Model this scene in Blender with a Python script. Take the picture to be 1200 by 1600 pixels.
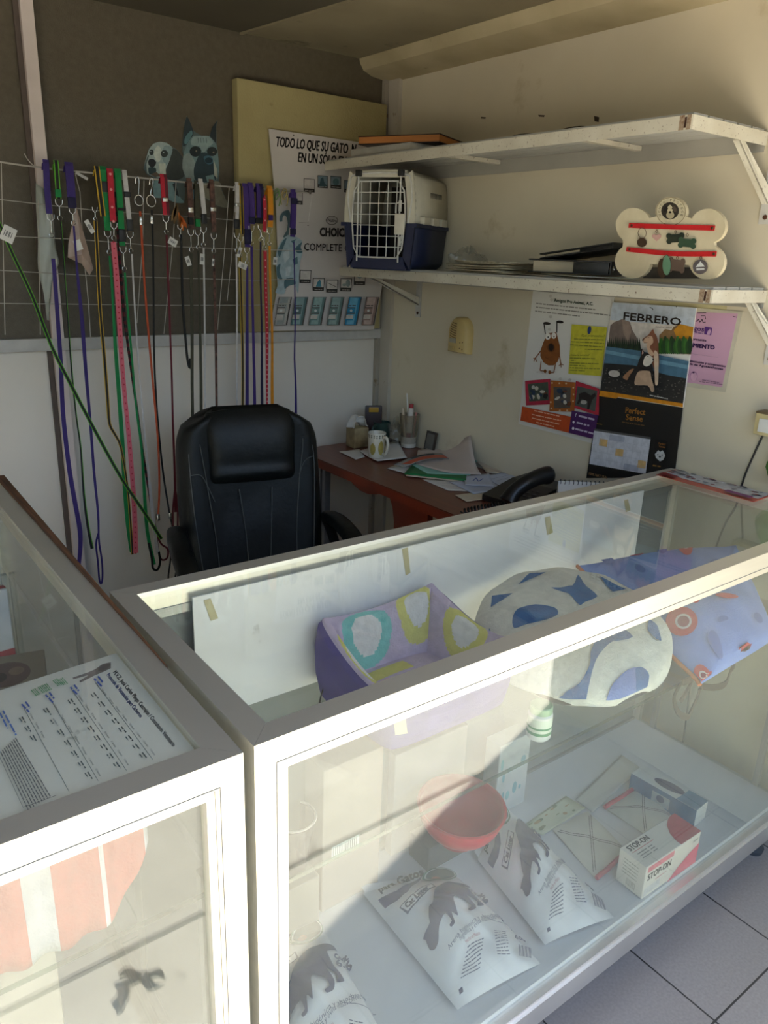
import bpy, bmesh, math, random
from mathutils import Vector, Matrix
from mathutils.geometry import tessellate_polygon
random.seed(7)
V = Vector
PI = math.pi
sc = bpy.context.scene
for o in list(bpy.data.objects): bpy.data.objects.remove(o)
COL = sc.collection

# ---------------------------------------------------------------- camera
CAM = V((0.0, 0.0, 1.512)); FPX = 1197.9
def rot(yaw, pitch, roll):
    sa, ca, sb, cb, s, c = math.sin(yaw), math.cos(yaw), math.sin(pitch), math.cos(pitch), math.sin(roll), math.cos(roll)
    f = V((sa*cb, ca*cb, sb)); r = V((ca, -sa, 0)); u = r.cross(f)
    return (r*c + u*s, u*c - r*s, f)
CR, CU, CF = rot(0.654492903, -0.321546195, 0.0383280699)
cd = bpy.data.cameras.new('camera'); cam = bpy.data.objects.new('camera', cd); COL.objects.link(cam)
cam.matrix_world = Matrix(((CR.x, CU.x, -CF.x, CAM.x), (CR.y, CU.y, -CF.y, CAM.y), (CR.z, CU.z, -CF.z, CAM.z), (0, 0, 0, 1)))
cd.sensor_fit = 'AUTO'; cd.sensor_width = 36.0; cd.lens = FPX / 1600 * 36.0; cd.clip_start = 0.02
sc.camera = cam
# measured sight lines: where a point of the photograph lies on a known plane of the shop
def ray(x, y): return CR*((x-600)/FPX) - CU*((y-800)/FPX) + CF
def atX(x, y, v): r = ray(x, y); return CAM + r*((v-CAM.x)/r.x)
def atY(x, y, v): r = ray(x, y); return CAM + r*((v-CAM.y)/r.y)
def atZ(x, y, v): r = ray(x, y); return CAM + r*((v-CAM.z)/r.z)

# ---------------------------------------------------------------- world, sun, exposure
sc.view_settings.view_transform = 'Standard'; sc.view_settings.look = 'None'
sc.view_settings.gamma = 1.0; sc.view_settings.use_curve_mapping = False
sc.view_settings.exposure = 1.0
w = bpy.data.worlds.new('sky'); sc.world = w; w.use_nodes = True
nt = w.node_tree; bg = nt.nodes['Background']
sky = nt.nodes.new('ShaderNodeTexSky'); sky.sky_type = 'NISHITA'; sky.sun_disc = False
sky.sun_elevation = math.radians(50); sky.sun_rotation = math.radians(107); sky.air_density = 1.2; sky.dust_density = 2.0
nt.links.new(sky.outputs[0], bg.inputs[0]); bg.inputs[1].default_value = 0.29
SUND = V((-1.0, 0.31, -1.0469*1.19)).normalized()
sl = bpy.data.lights.new('sun', 'SUN'); sl.energy = 20.0; sl.angle = math.radians(0.8); sl.color = (1.0, 0.96, 0.90)
so = bpy.data.objects.new('sun', sl); COL.objects.link(so); so.location = (3, -4, 6)
so.rotation_euler = SUND.to_track_quat('-Z', 'Y').to_euler()

# ---------------------------------------------------------------- materials
def lin(c):
    if isinstance(c, str): c = tuple(int(c[i:i+2], 16) for i in (0, 2, 4))
    return tuple((x/255/12.92 if x/255 <= .04045 else ((x/255+.055)/1.055)**2.4) for x in c)
MATS = {}
def pm(name, c, rough=.6, metal=0., c2=None, ns=20., amt=.5, bump=0., bs=None, spec=.5, sheen=0., dirt=None, ds=6., dthr=.62, alpha=1., trans=0., stretch=None):
    """procedural principled material: base colour varied by noise, optional dirt patches, optional bump"""
    if name in MATS: return MATS[name]
    m = bpy.data.materials.new(name); MATS[name] = m; m.use_nodes = True
    t = m.node_tree; b = t.nodes['Principled BSDF']; L = t.links.new
    b.inputs['Roughness'].default_value = rough; b.inputs['Metallic'].default_value = metal
    b.inputs['Specular IOR Level'].default_value = spec
    if sheen: b.inputs['Sheen Weight'].default_value = sheen
    if alpha < 1: b.inputs['Alpha'].default_value = alpha
    if trans: b.inputs['Transmission Weight'].default_value = trans
    tc = t.nodes.new('ShaderNodeTexCoord'); vec = tc.outputs['Object']
    if stretch:
        mp = t.nodes.new('ShaderNodeMapping'); mp.inputs['Scale'].default_value = stretch; L(vec, mp.inputs[0]); vec = mp.outputs[0]
    a = lin(c); c2 = lin(c2) if c2 else tuple(x*.86 for x in a)
    n = t.nodes.new('ShaderNodeTexNoise'); n.inputs['Scale'].default_value = ns; n.inputs['Detail'].default_value = 5; L(vec, n.inputs['Vector'])
    r = t.nodes.new('ShaderNodeValToRGB'); r.color_ramp.elements[0].position = .5-amt*.3; r.color_ramp.elements[1].position = .5+amt*.3
    r.color_ramp.elements[0].color = (*a, 1); r.color_ramp.elements[1].color = (*c2, 1); L(n.outputs['Fac'], r.inputs[0])
    out = r.outputs[0]
    if dirt:
        n2 = t.nodes.new('ShaderNodeTexNoise'); n2.inputs['Scale'].default_value = ds; n2.inputs['Detail'].default_value = 7; n2.inputs['Roughness'].default_value = .65; L(vec, n2.inputs['Vector'])
        r2 = t.nodes.new('ShaderNodeValToRGB'); r2.color_ramp.elements[0].position = dthr; r2.color_ramp.elements[1].position = dthr+.1
        r2.color_ramp.elements[0].color = (0, 0, 0, 1); r2.color_ramp.elements[1].color = (1, 1, 1, 1); L(n2.outputs['Fac'], r2.inputs[0])
        mx = t.nodes.new('ShaderNodeMix'); mx.data_type = 'RGBA'; L(r2.outputs[0], mx.inputs[0]); L(out, mx.inputs[6]); mx.inputs[7].default_value = (*lin(dirt), 1)
        out = mx.outputs[2]
    L(out, b.inputs['Base Color'])
    if bump:
        n3 = t.nodes.new('ShaderNodeTexNoise'); n3.inputs['Scale'].default_value = bs or ns*3; n3.inputs['Detail'].default_value = 4; L(vec, n3.inputs['Vector'])
        bp = t.nodes.new('ShaderNodeBump'); bp.inputs['Strength'].default_value = bump; bp.inputs['Distance'].default_value = .004
        L(n3.outputs['Fac'], bp.inputs['Height']); L(bp.outputs[0], b.inputs['Normal'])
    return m
def ink(c, rough=.55): return pm('print_' + (c if isinstance(c, str) else '%02x%02x%02x' % tuple(c)), c, rough, amt=.3, ns=60)
def glass(name, tint=(.93, .97, .95), dust=.03, dcol=(200, 200, 190), f0=.04, ds=5.):
    """thin pane: straight-through transmission, Fresnel mirror (same from both sides), a film of dust"""
    if name in MATS: return MATS[name]
    m = bpy.data.materials.new(name); MATS[name] = m; m.use_nodes = True; t = m.node_tree; L = t.links.new
    for x in list(t.nodes):
        if x.type == 'BSDF_PRINCIPLED': t.nodes.remove(x)
    out = [x for x in t.nodes if x.type == 'OUTPUT_MATERIAL'][0]
    ge = t.nodes.new('ShaderNodeNewGeometry'); d = t.nodes.new('ShaderNodeVectorMath'); d.operation = 'DOT_PRODUCT'
    L(ge.outputs['Normal'], d.inputs[0]); L(ge.outputs['Incoming'], d.inputs[1])
    def mth(op, a, bb=None):
        q = t.nodes.new('ShaderNodeMath'); q.operation = op
        for i, s in enumerate((a, bb)):
            if s is None: continue
            if isinstance(s, (int, float)): q.inputs[i].default_value = s
            else: L(s, q.inputs[i])
        return q.outputs[0]
    c1 = mth('SUBTRACT', 1.0, mth('ABSOLUTE', d.outputs['Value'])); p5 = mth('POWER', c1, 5.0)
    fr = mth('MINIMUM', mth('ADD', mth('MULTIPLY', p5, 1-f0), f0), 1.0)
    tr = t.nodes.new('ShaderNodeBsdfTransparent'); tr.inputs[0].default_value = (*tint, 1)
    gl = t.nodes.new('ShaderNodeBsdfGlossy'); gl.inputs['Roughness'].default_value = .0
    df = t.nodes.new('ShaderNodeBsdfDiffuse'); df.inputs[0].default_value = (*lin(dcol), 1)
    tc = t.nodes.new('ShaderNodeTexCoord'); n = t.nodes.new('ShaderNodeTexNoise'); n.inputs['Scale'].default_value = ds; n.inputs['Detail'].default_value = 8; n.inputs['Roughness'].default_value = .7
    L(tc.outputs['Object'], n.inputs['Vector'])
    du = mth('MULTIPLY', n.outputs['Fac'], dust*2)
    m1 = t.nodes.new('ShaderNodeMixShader'); L(du, m1.inputs[0]); L(tr.outputs[0], m1.inputs[1]); L(df.outputs[0], m1.inputs[2])
    m2 = t.nodes.new('ShaderNodeMixShader'); L(fr, m2.inputs[0]); L(m1.outputs[0], m2.inputs[1]); L(gl.outputs[0], m2.inputs[2])
    L(m2.outputs[0], out.inputs[0])
    return m

# ---------------------------------------------------------------- mesh building
FONT = {}
def glyphs(s):
    """flat mesh of a line of writing, unit cap height about .7, in its own x/y"""
    if s not in FONT:
        c = bpy.data.curves.new('t', 'FONT'); c.body = s; c.size = 1; c.resolution_u = 2
        o = bpy.data.objects.new('t', c); COL.objects.link(o); bpy.context.view_layer.update()
        me = bpy.data.meshes.new_from_object(o.evaluated_get(bpy.context.evaluated_depsgraph_get()))
        vs = [(v.co.x, v.co.y) for v in me.vertices]; fs = [tuple(p.vertices) for p in me.polygons]
        bpy.data.objects.remove(o); bpy.data.curves.remove(c); bpy.data.meshes.remove(me)
        FONT[s] = (vs, fs, max([x for x, _ in vs] or [1]))
    return FONT[s]
class MB:
    XF = None       # placement (turn about a point) applied while a whole thing is being built
    def __init__(s): s.v = []; s.f = []; s.m = []
    def add(s, vs, fs, m=0):
        k = len(s.v); s.v += [V(p) for p in vs]
        for f in fs: s.f.append(tuple(i+k for i in f)); s.m.append(m)
        return s
    def poly(s, pts, m=0): return s.add(pts, [tuple(range(len(pts)))], m)
    def prism(s, pts, vec, m=0):
        n = len(pts); vec = V(vec); pts = [V(p) for p in pts]
        return s.add(pts + [p+vec for p in pts], [tuple(range(n))[::-1], tuple(range(n, 2*n))] + [(i, (i+1) % n, n+(i+1) % n, n+i) for i in range(n)], m)
    def box(s, x0, x1, y0, y1, z0, z1, m=0):
        return s.prism([(x0, y0, z0), (x1, y0, z0), (x1, y1, z0), (x0, y1, z0)], (0, 0, z1-z0), m)
    def rbox(s, c, size, bev=.005, M=None, m=0, seg=2, fn=None):
        bm = bmesh.new(); bmesh.ops.create_cube(bm, size=1)
        for v in bm.verts: v.co = V((v.co.x*size[0], v.co.y*size[1], v.co.z*size[2]))
        if bev: bmesh.ops.bevel(bm, geom=bm.edges[:], offset=bev, segments=seg, affect='EDGES', profile=.6)
        bm.verts.ensure_lookup_table(); bm.verts.index_update()
        M = M or Matrix.Identity(3); c = V(c)
        s.add([c + M @ (fn(v.co.copy()) if fn else v.co) for v in bm.verts], [tuple(v.index for v in f.verts) for f in bm.faces], m); bm.free(); return s
    def tube(s, pts, r, n=8, m=0, closed=False, rs=None):
        pts = [V(p) for p in pts]; N = len(pts); rings = []; up = None; k = len(s.v)
        for i, p in enumerate(pts):
            a = pts[i-1] if (i > 0 or closed) else p; b = pts[(i+1) % N] if (i < N-1 or closed) else p
            t = (b-a).normalized() if (b-a).length > 1e-9 else V((0, 0, 1))
            if up is None: up = t.orthogonal().normalized()
            up = (up - t*up.dot(t)); up = up.normalized() if up.length > 1e-6 else t.orthogonal().normalized()
            q = t.cross(up); rr = rs[i] if rs else r
            s.v += [p + (up*math.cos(2*PI*j/n) + q*math.sin(2*PI*j/n))*rr for j in range(n)]
        for i in range(N if closed else N-1):
            a = k+i*n; b = k+((i+1) % N)*n
            for j in range(n): s.f.append((a+j, a+(j+1) % n, b+(j+1) % n, b+j)); s.m.append(m)
        if not closed:
            s.f.append(tuple(range(k, k+n))[::-1]); s.m.append(m); s.f.append(tuple(range(k+(N-1)*n, k+N*n))); s.m.append(m)
        return s
    def ribbon(s, pts, wd, nrm=(0, -1, 0), th=.0015, cols=((0, 1, 0),), ws=None):
        """flat strap along a path; cols = bands across its width (from, to, material)"""
        pts = [V(p) for p in pts]; nrm = V(nrm).normalized(); N = len(pts)
        side = []
        for i in range(N):
            t = (pts[min(i+1, N-1)] - pts[max(i-1, 0)]).normalized(); q = t.cross(nrm); side.append(q.normalized() if q.length > 1e-6 else V((1, 0, 0)))
        for a, b, m in cols:
            k = len(s.v)
            for i, p in enumerate(pts):
                ww = ws[i] if ws else wd
                for fr, h in ((a, 0), (b, 0), (b, 1), (a, 1)): s.v.append(p + side[i]*((fr-.5)*ww) + nrm*(th*h))
            for i in range(N-1):
                for j in range(4): s.f.append((k+i*4+j, k+i*4+(j+1) % 4, k+i*4+4+(j+1) % 4, k+i*4+4+j)); s.m.append(m)
            s.f.append((k, k+1, k+2, k+3)[::-1]); s.f.append(tuple(k+(N-1)*4+j for j in range(4))); s.m += [m, m]
        return s
    def lathe(s, prof, c, M=None, n=28, m=0, caps=True):
        M = M or Matrix.Identity(3); c = V(c); k = len(s.v)
        for r, z in prof: s.v += [c + M @ V((r*math.cos(2*PI*j/n), r*math.sin(2*PI*j/n), z)) for j in range(n)]
        for i in range(len(prof)-1):
            for j in range(n): s.f.append((k+i*n+j, k+i*n+(j+1) % n, k+(i+1)*n+(j+1) % n, k+(i+1)*n+j)); s.m.append(m)
        if caps:
            if prof[0][0] > 1e-6: s.f.append(tuple(range(k, k+n))[::-1]); s.m.append(m)
            if prof[-1][0] > 1e-6: s.f.append(tuple(range(k+(len(prof)-1)*n, k+len(prof)*n))); s.m.append(m)
        return s
    def grid(s, fn, nu, nv, m=0, cu=False, cv=False, mf=None):
        k = len(s.v); U = nu if cu else nu+1; W = nv if cv else nv+1
        for i in range(U):
            for j in range(W): s.v.append(V(fn(i/nu, j/nv)))
        for i in range(nu):
            for j in range(nv):
                s.f.append((k+i*W+j, k+((i+1) % U)*W+j, k+((i+1) % U)*W+(j+1) % W, k+i*W+(j+1) % W)); s.m.append(mf((i+.5)/nu, (j+.5)/nv) if mf else m)
        return s
    def build(s, name, mats, parent=None, root=None, smooth=30, loc=None):
        if MB.XF: s.v = [MB.XF @ p for p in s.v]
        if not isinstance(mats, (list, tuple)): mats = [mats]
        if root is None and parent is not None: root = parent
        if parent is None:
            if loc is None:
                xs = [p.x for p in s.v]; ys = [p.y for p in s.v]; zs = [p.z for p in s.v]
                loc = V(((min(xs)+max(xs))/2, (min(ys)+max(ys))/2, min(zs)))
            org = V(loc)
        else:
            while root.parent: root = root.parent
            org = root.location
        me = bpy.data.meshes.new(name); me.from_pydata([p-org for p in s.v], [], s.f); me.update()
        for m in mats: me.materials.append(m)
        me.polygons.foreach_set('material_index', s.m)
        bm = bmesh.new(); bm.from_mesh(me); bmesh.ops.recalc_face_normals(bm, faces=bm.faces[:]); bm.to_mesh(me); bm.free()
        if smooth:
            me.polygons.foreach_set('use_smooth', [True]*len(me.polygons)); me.set_sharp_from_angle(angle=math.radians(smooth))
        o = bpy.data.objects.new(name, me); COL.objects.link(o)
        if parent is None: o.location = org
        else: o.parent = parent
        return o
def turn(deg, about, axis='Z'): a = Matrix.Translation(V(about)); return a @ Matrix.Rotation(math.radians(deg), 4, axis) @ a.inverted()
def tag(o, label=None, cat=None, group=None, kind=None):
    if label: o['label'] = label
    if cat: o['category'] = cat
    if group: o['group'] = group
    if kind: o['kind'] = kind
    return o
def thing(name, label, cat, loc, group=None):
    o = bpy.data.objects.new(name, None); COL.objects.link(o); o.location = V(loc); o.empty_display_size = .05
    return tag(o, label, cat, group)
def smooth_path(pts, k=4):
    """Catmull-Rom through the points"""
    pts = [V(p) for p in pts]; out = []
    for i in range(len(pts)-1):
        p0 = pts[max(i-1, 0)]; p1 = pts[i]; p2 = pts[i+1]; p3 = pts[min(i+2, len(pts)-1)]
        for j in range(k):
            t = j/k; out.append(.5*((2*p1) + (p2-p0)*t + (2*p0-5*p1+4*p2-p3)*t*t + (3*p1-p0-3*p2+p3)*t**3))
    return out + [pts[-1]]
class Deco:
    """printing on a surface: flat inks laid over each other, drawn in the 2-D coordinates of the print"""
    def __init__(s, fmap, step=.00012, off=.0004, sub=0): s.mb = MB(); s.map = fmap; s.off = off; s.step = step; s.mats = []; s.sub = sub
    def mi(s, c):
        m = ink(c) if isinstance(c, (str, tuple)) else c
        if m not in s.mats: s.mats.append(m)
        return s.mats.index(m)
    def tri(s, pts, m):
        P = [V((x, y, 0)) for x, y in pts]; fs = tessellate_polygon([P]); P = [(p.x, p.y) for p in P]
        fs = [tuple(f) for f in fs]
        lv = 0
        if s.sub:      # on curved things: split until the pieces follow the surface
            me = max((max(math.dist(P[f[i]], P[f[(i+1) % 3]]) for i in range(3)) for f in fs), default=0)
            lv = min(5, max(0, math.ceil(math.log2(max(me, 1e-6)/s.sub))))
        for _ in range(lv):
            cache = {}; nf = []
            def mid(a, b):
                k = (min(a, b), max(a, b))
                if k not in cache: P.append(((P[a][0]+P[b][0])/2, (P[a][1]+P[b][1])/2)); cache[k] = len(P)-1
                return cache[k]
            for a, b, c in fs:
                ab, bc, ca = mid(a, b), mid(b, c), mid(c, a); nf += [(a, ab, ca), (ab, b, bc), (ca, bc, c), (ab, bc, ca)]
            fs = nf
        s.mb.add([s.map(x, y, s.off) for x, y in P], fs, m)
    round = False
    def poly(s, pts, c):
        if s.round and len(pts) > 4:
            n = len(pts); out = []
            for i in range(n):
                p0, p1, p2, p3 = (V((*pts[(i+j-1) % n], 0)) for j in range(4))
                for j in range(3):
                    t = j/3; q = p1*(1-t)*.2+p2*t*.2+.4*((2*p1)+(p2-p0)*t+(2*p0-5*p1+4*p2-p3)*t*t+(3*p1-p0-3*p2+p3)*t**3)
                    out.append((q.x, q.y))
            pts = out
        s.tri(pts, s.mi(c)); s.off += s.step; return s
    def ell(s, cx, cy, rx, ry, c, ang=0, n=20):
        ca, sa = math.cos(ang), math.sin(ang)
        return s.poly([(cx+rx*math.cos(2*PI*i/n)*ca-ry*math.sin(2*PI*i/n)*sa, cy+rx*math.cos(2*PI*i/n)*sa+ry*math.sin(2*PI*i/n)*ca) for i in range(n)], c)
    def line(s, pts, w, c):
        m = s.mi(c)
        for (x0, y0), (x1, y1) in zip(pts, pts[1:]):
            dx, dy = x1-x0, y1-y0; l = math.hypot(dx, dy) or 1; nx, ny = -dy/l*w/2, dx/l*w/2
            s.tri([(x0+nx, y0+ny), (x1+nx, y1+ny), (x1-nx, y1-ny), (x0-nx, y0-ny)], m)
        s.off += s.step; return s
    def rect(s, p, q, r, t, c): return s.poly([p, q, r, t], c)
    def text(s, txt, p0, p1, h, c, bold=0.):
        """line of writing from baseline start p0 to baseline end p1, letters h high"""
        vs, fs, wd = glyphs(txt); m = s.mi(c); dx, dy = (p1[0]-p0[0])/wd, (p1[1]-p0[1])/wd; l = math.hypot(p1[0]-p0[0], p1[1]-p0[1]); k = h/.7
        nx, ny = (p1[1]-p0[1])/l*k, -(p1[0]-p0[0])/l*k
        for bx, by in ([(0, 0), (bold, 0), (0, bold), (bold, bold)] if bold else [(0, 0)]):
            P = [(p0[0]+dx*x+nx*y+bx, p0[1]+dy*x+ny*y+by) for x, y in vs]
            if s.sub:
                for f in fs: s.tri([P[i] for i in f], m)
            else: s.mb.add([s.map(x, y, s.off) for x, y in P], fs, m)
        s.off += s.step; return s
    def small(s, p0, p1, h, c, fill=.8, seed=1):
        """one line of print too fine to read"""
        rnd = random.Random(seed*37+int(p0[0]*3+p0[1])); l = math.hypot(p1[0]-p0[0], p1[1]-p0[1]); ux, uy = (p1[0]-p0[0])/l, (p1[1]-p0[1])/l; x = 0; m = s.mi(c)
        while x < l:
            w = min(h*rnd.uniform(1.2, 4.2), l-x)
            a = (p0[0]+ux*x, p0[1]+uy*x); b = (a[0]+ux*w, a[1]+uy*w); n = (uy*h*fill, -ux*h*fill)
            s.tri([a, b, (b[0]+n[0], b[1]+n[1]), (a[0]+n[0], a[1]+n[1])], m); x += w+h*.5
        s.off += s.step; return s
    def build(s, name, parent): return s.mb.build(name, s.mats, parent, smooth=0)
def crop(x0, y0, k, surf): return lambda x, y, off: surf(x0+x/k, y0+y/k, off)
def homog(q):
    """map from a photo quadrilateral (tl, tr, br, bl) to the unit square"""
    import numpy as np
    A = []; b = []
    for (x, y), (u, v) in zip(q, ((0, 0), (1, 0), (1, 1), (0, 1))):
        A += [[x, y, 1, 0, 0, 0, -u*x, -u*y], [0, 0, 0, x, y, 1, -v*x, -v*y]]; b += [u, v]
    h = np.linalg.solve(np.array(A, float), np.array(b, float))
    return lambda x, y: ((h[0]*x+h[1]*y+h[2])/(h[6]*x+h[7]*y+1), (h[3]*x+h[4]*y+h[5])/(h[6]*x+h[7]*y+1))

# ---------------------------------------------------------------- shared materials
ALU = pm('anodised_aluminium', (230, 226, 212), .42, .7, c2=(220, 216, 202), ns=3, stretch=(1, 1, 12), amt=.6)
ALUD = pm('aluminium_channel', (150, 152, 150), .35, .6, ns=5)
STEEL = pm('bright_steel', (205, 205, 200), .25, .95, ns=30)
WPAINT = pm('white_enamel_chipped', (214, 208, 190), .5, c2=(198, 190, 170), ns=9, dirt=(104, 72, 50), ds=130, dthr=.60, bump=.1)
RUST = pm('rust', (92, 52, 30), .9, ns=60, c2=(50, 30, 20))
PAPER = pm('white_paper', (226, 222, 214), .7, ns=4, amt=.8, c2=(212, 208, 200))
WHITEP = pm('white_plastic', (222, 222, 216), .4, ns=8)
BLACKP = pm('black_plastic', (20, 20, 21), .4, ns=20)
GLASS_TOP = glass('glass_top', (.975, .99, .98), .05)
GLASS_FRONT = glass('glass_front', (.95, .98, .96), .06, f0=.05)
GLASS_EDGE = glass('glass_edge', (.45, .58, .52), .03)
XW, YW = 1.971, 2.64        # right wall and back wall

# ================================================================ the setting
def struct(mb, name, mats, **k): return tag(mb.build(name, mats, **k), kind='structure')
def tile_mat():
    m = bpy.data.materials.new('grey_floor_tile'); m.use_nodes = True; t = m.node_tree; L = t.links.new; b = t.nodes['Principled BSDF']; b.inputs['Roughness'].default_value = .42
    tc = t.nodes.new('ShaderNodeTexCoord'); mp = t.nodes.new('ShaderNodeMapping'); L(tc.outputs['Object'], mp.inputs[0]); mp.inputs['Location'].default_value = TILEOFF
    br = t.nodes.new('ShaderNodeTexBrick'); br.offset = 0; br.inputs['Scale'].default_value = 1; br.inputs['Brick Width'].default_value = .3; br.inputs['Row Height'].default_value = .3; br.inputs['Mortar Size'].default_value = .0022
    br.inputs['Color1'].default_value = (*lin((172, 164, 158)), 1); br.inputs['Color2'].default_value = (*lin((163, 155, 150)), 1); br.inputs['Mortar'].default_value = (*lin((62, 58, 56)), 1)
    L(mp.outputs[0], br.inputs[0]); n = t.nodes.new('ShaderNodeTexNoise'); n.inputs['Scale'].default_value = 160; L(tc.outputs['Object'], n.inputs[0])
    mx = t.nodes.new('ShaderNodeMix'); mx.data_type = 'RGBA'; mx.blend_type = 'MULTIPLY'; mx.inputs[0].default_value = .35; L(br.outputs[0], mx.inputs[6]); L(n.outputs['Fac'], mx.inputs[7])
    L(mx.outputs[2], b.inputs['Base Color']); return m
TILEOFF = (0, 0, 0)
tile = tile_mat()
# joints measured on the floor at x = 1.326, 1.626 and y = 0.508: shift the brick grid by choosing the floor's origin
struct(MB().box(-3.0, XW+.1, .27, YW+.1, -.06, 0), 'floor', tile, loc=(1.326-.3*14, .508-.3*2, 0))
conc = pm('sunlit_concrete', (208, 202, 186), .9, c2=(186, 179, 162), ns=5, amt=1.0, dirt=(112, 102, 84), ds=9, dthr=.66, bump=.3, bs=60)
struct(MB().box(-3.0, 3.2, .0, .27, -.06, -.002), 'trim_threshold', conc)
struct(MB().box(-3.0, 3.2, -.014, 0, -.06, -.022), 'trim_joint', pm('dark_joint', (84, 74, 60), .95))
struct(MB().box(-9, 9, -1.5, -.014, -.2, -.004), 'ground_sidewalk', conc)
struct(MB().box(-14, 14, -11.0, -1.5, -.25, -.16), 'ground_street_unseen', pm('darkened_asphalt', (74, 72, 70), .95, ns=30))  # unseen street, made dark to cut the bounce into the shop
facade = pm('darkened_facade', (150, 138, 116), .9, ns=3)  # colour darkened so less light reaches the interior
struct(MB().box(-14, 14, -11.4, -11.0, -.25, 3.2), 'wall_opposite_unseen', facade)  # unseen facade, kept low to let more sky light in
wallm = pm('dirty_white_plaster', (218, 208, 184), .8, c2=(198, 187, 162), ns=2.2, amt=1, dirt=(180, 164, 130), ds=2.6, dthr=.6, bump=.12, bs=14)
struct(MB().box(XW, XW+.12, -.16, YW+.12, 0, 2.5), 'wall_right', wallm)
whitepanel = pm('white_wall_panel', (232, 224, 210), .5, c2=(222, 213, 199), ns=1.5)
struct(MB().box(-1.9, -1.8, .55, YW+.1, 0, 2.5), 'wall_left_unseen', wallm)  # unseen wall, added to keep sky light from entering on the left
struct(MB().box(-1.9, XW, YW, YW+.1, 0, 1.2), 'wall_back', whitepanel)
darkp = pm('dark_pebbled_panel', (98, 89, 72), .5, c2=(84, 76, 60), ns=70, amt=1, bump=.35, bs=260)
struct(MB().box(-1.9, XW, YW, YW+.1, 1.2, 2.5), 'wall_upper', darkp)
struct(MB().box(-1.9, XW-.001, YW-.022, YW, 1.188, 1.226), 'trim_sill', pm('grey_sill', (200, 196, 188), .5))
post = pm('pinkish_white_paint', (222, 208, 200), .6, ns=8, dirt=(140, 128, 116), ds=40, dthr=.7)
struct(MB().box(.653, .688, YW-.03, YW, 1.226, 2.25).box(.653, .688, YW-.03, YW, 0, 1.188), 'trim_post', post)
struct(MB().box(.638, .653, YW-.012, YW, 0, 2.25), 'trim_post_seam', pm('brown_grey_edge', (96, 84, 76), .8))  # brown-grey strip along the seam left of the post
struct(MB().box(1.938, XW-.001, YW-.02, YW-.001, 0, 2.19), 'trim_corner', pm('corner_strip', (168, 160, 144), .6, ns=6, dirt=(120, 96, 62), ds=18, dthr=.6))
struct(MB().box(XW-.016, XW-.0005, YW-.085, YW-.021, 0, 2.19), 'trim_corner_right', pm('corner_strip_pale', (196, 188, 172), .6, ns=6, dirt=(132, 104, 62), ds=18, dthr=.64))
ceilm = pm('dark_ceiling_board', (86, 78, 62), .85, c2=(70, 63, 48), ns=2.5, amt=.9)
struct(MB().prism([(-3.0, -.12, 2.2), (1.69, -.12, 2.2), (1.345, YW, 2.2), (-3.0, YW, 2.2)], (0, 0, .12)), 'ceiling', ceilm)
struct(MB().prism([(1.69, -.12, 2.2), (XW, -.12, 2.2), (XW, YW, 2.2), (1.345, YW, 2.2)], (0, 0, .12)).prism([(1.69, -.12, 2.2), (1.70, -.12, 2.2), (1.355, YW, 2.2), (1.345, YW, 2.2)], (0, 0, -.006)), 'ceiling_soffit', pm('stained_soffit', (150, 138, 110), .85, c2=(120, 108, 82), ns=3, amt=1, dirt=(84, 76, 56), ds=5, dthr=.6))
cp = [(XW, 2.125)] + [(1.83+.141*(1-math.cos(a))-.0, 2.125+.075*(1-math.sin(a))) for a in [PI/2*i/6 for i in range(6, -1, -1)]] + [(XW, 2.2)]
struct(MB().prism([(1.83, -.12, 2.2), (1.835, -.12, 2.185), (1.85, -.12, 2.165), (1.89, -.12, 2.15), (1.945, -.12, 2.145), (XW, -.12, 2.14), (XW, -.12, 2.2)], (0, YW+.12, 0)), 'trim_cornice', pm('cornice_paint', (190, 176, 142), .75, c2=(166, 152, 118), ns=4, dirt=(110, 98, 72), ds=7, dthr=.64))
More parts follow.
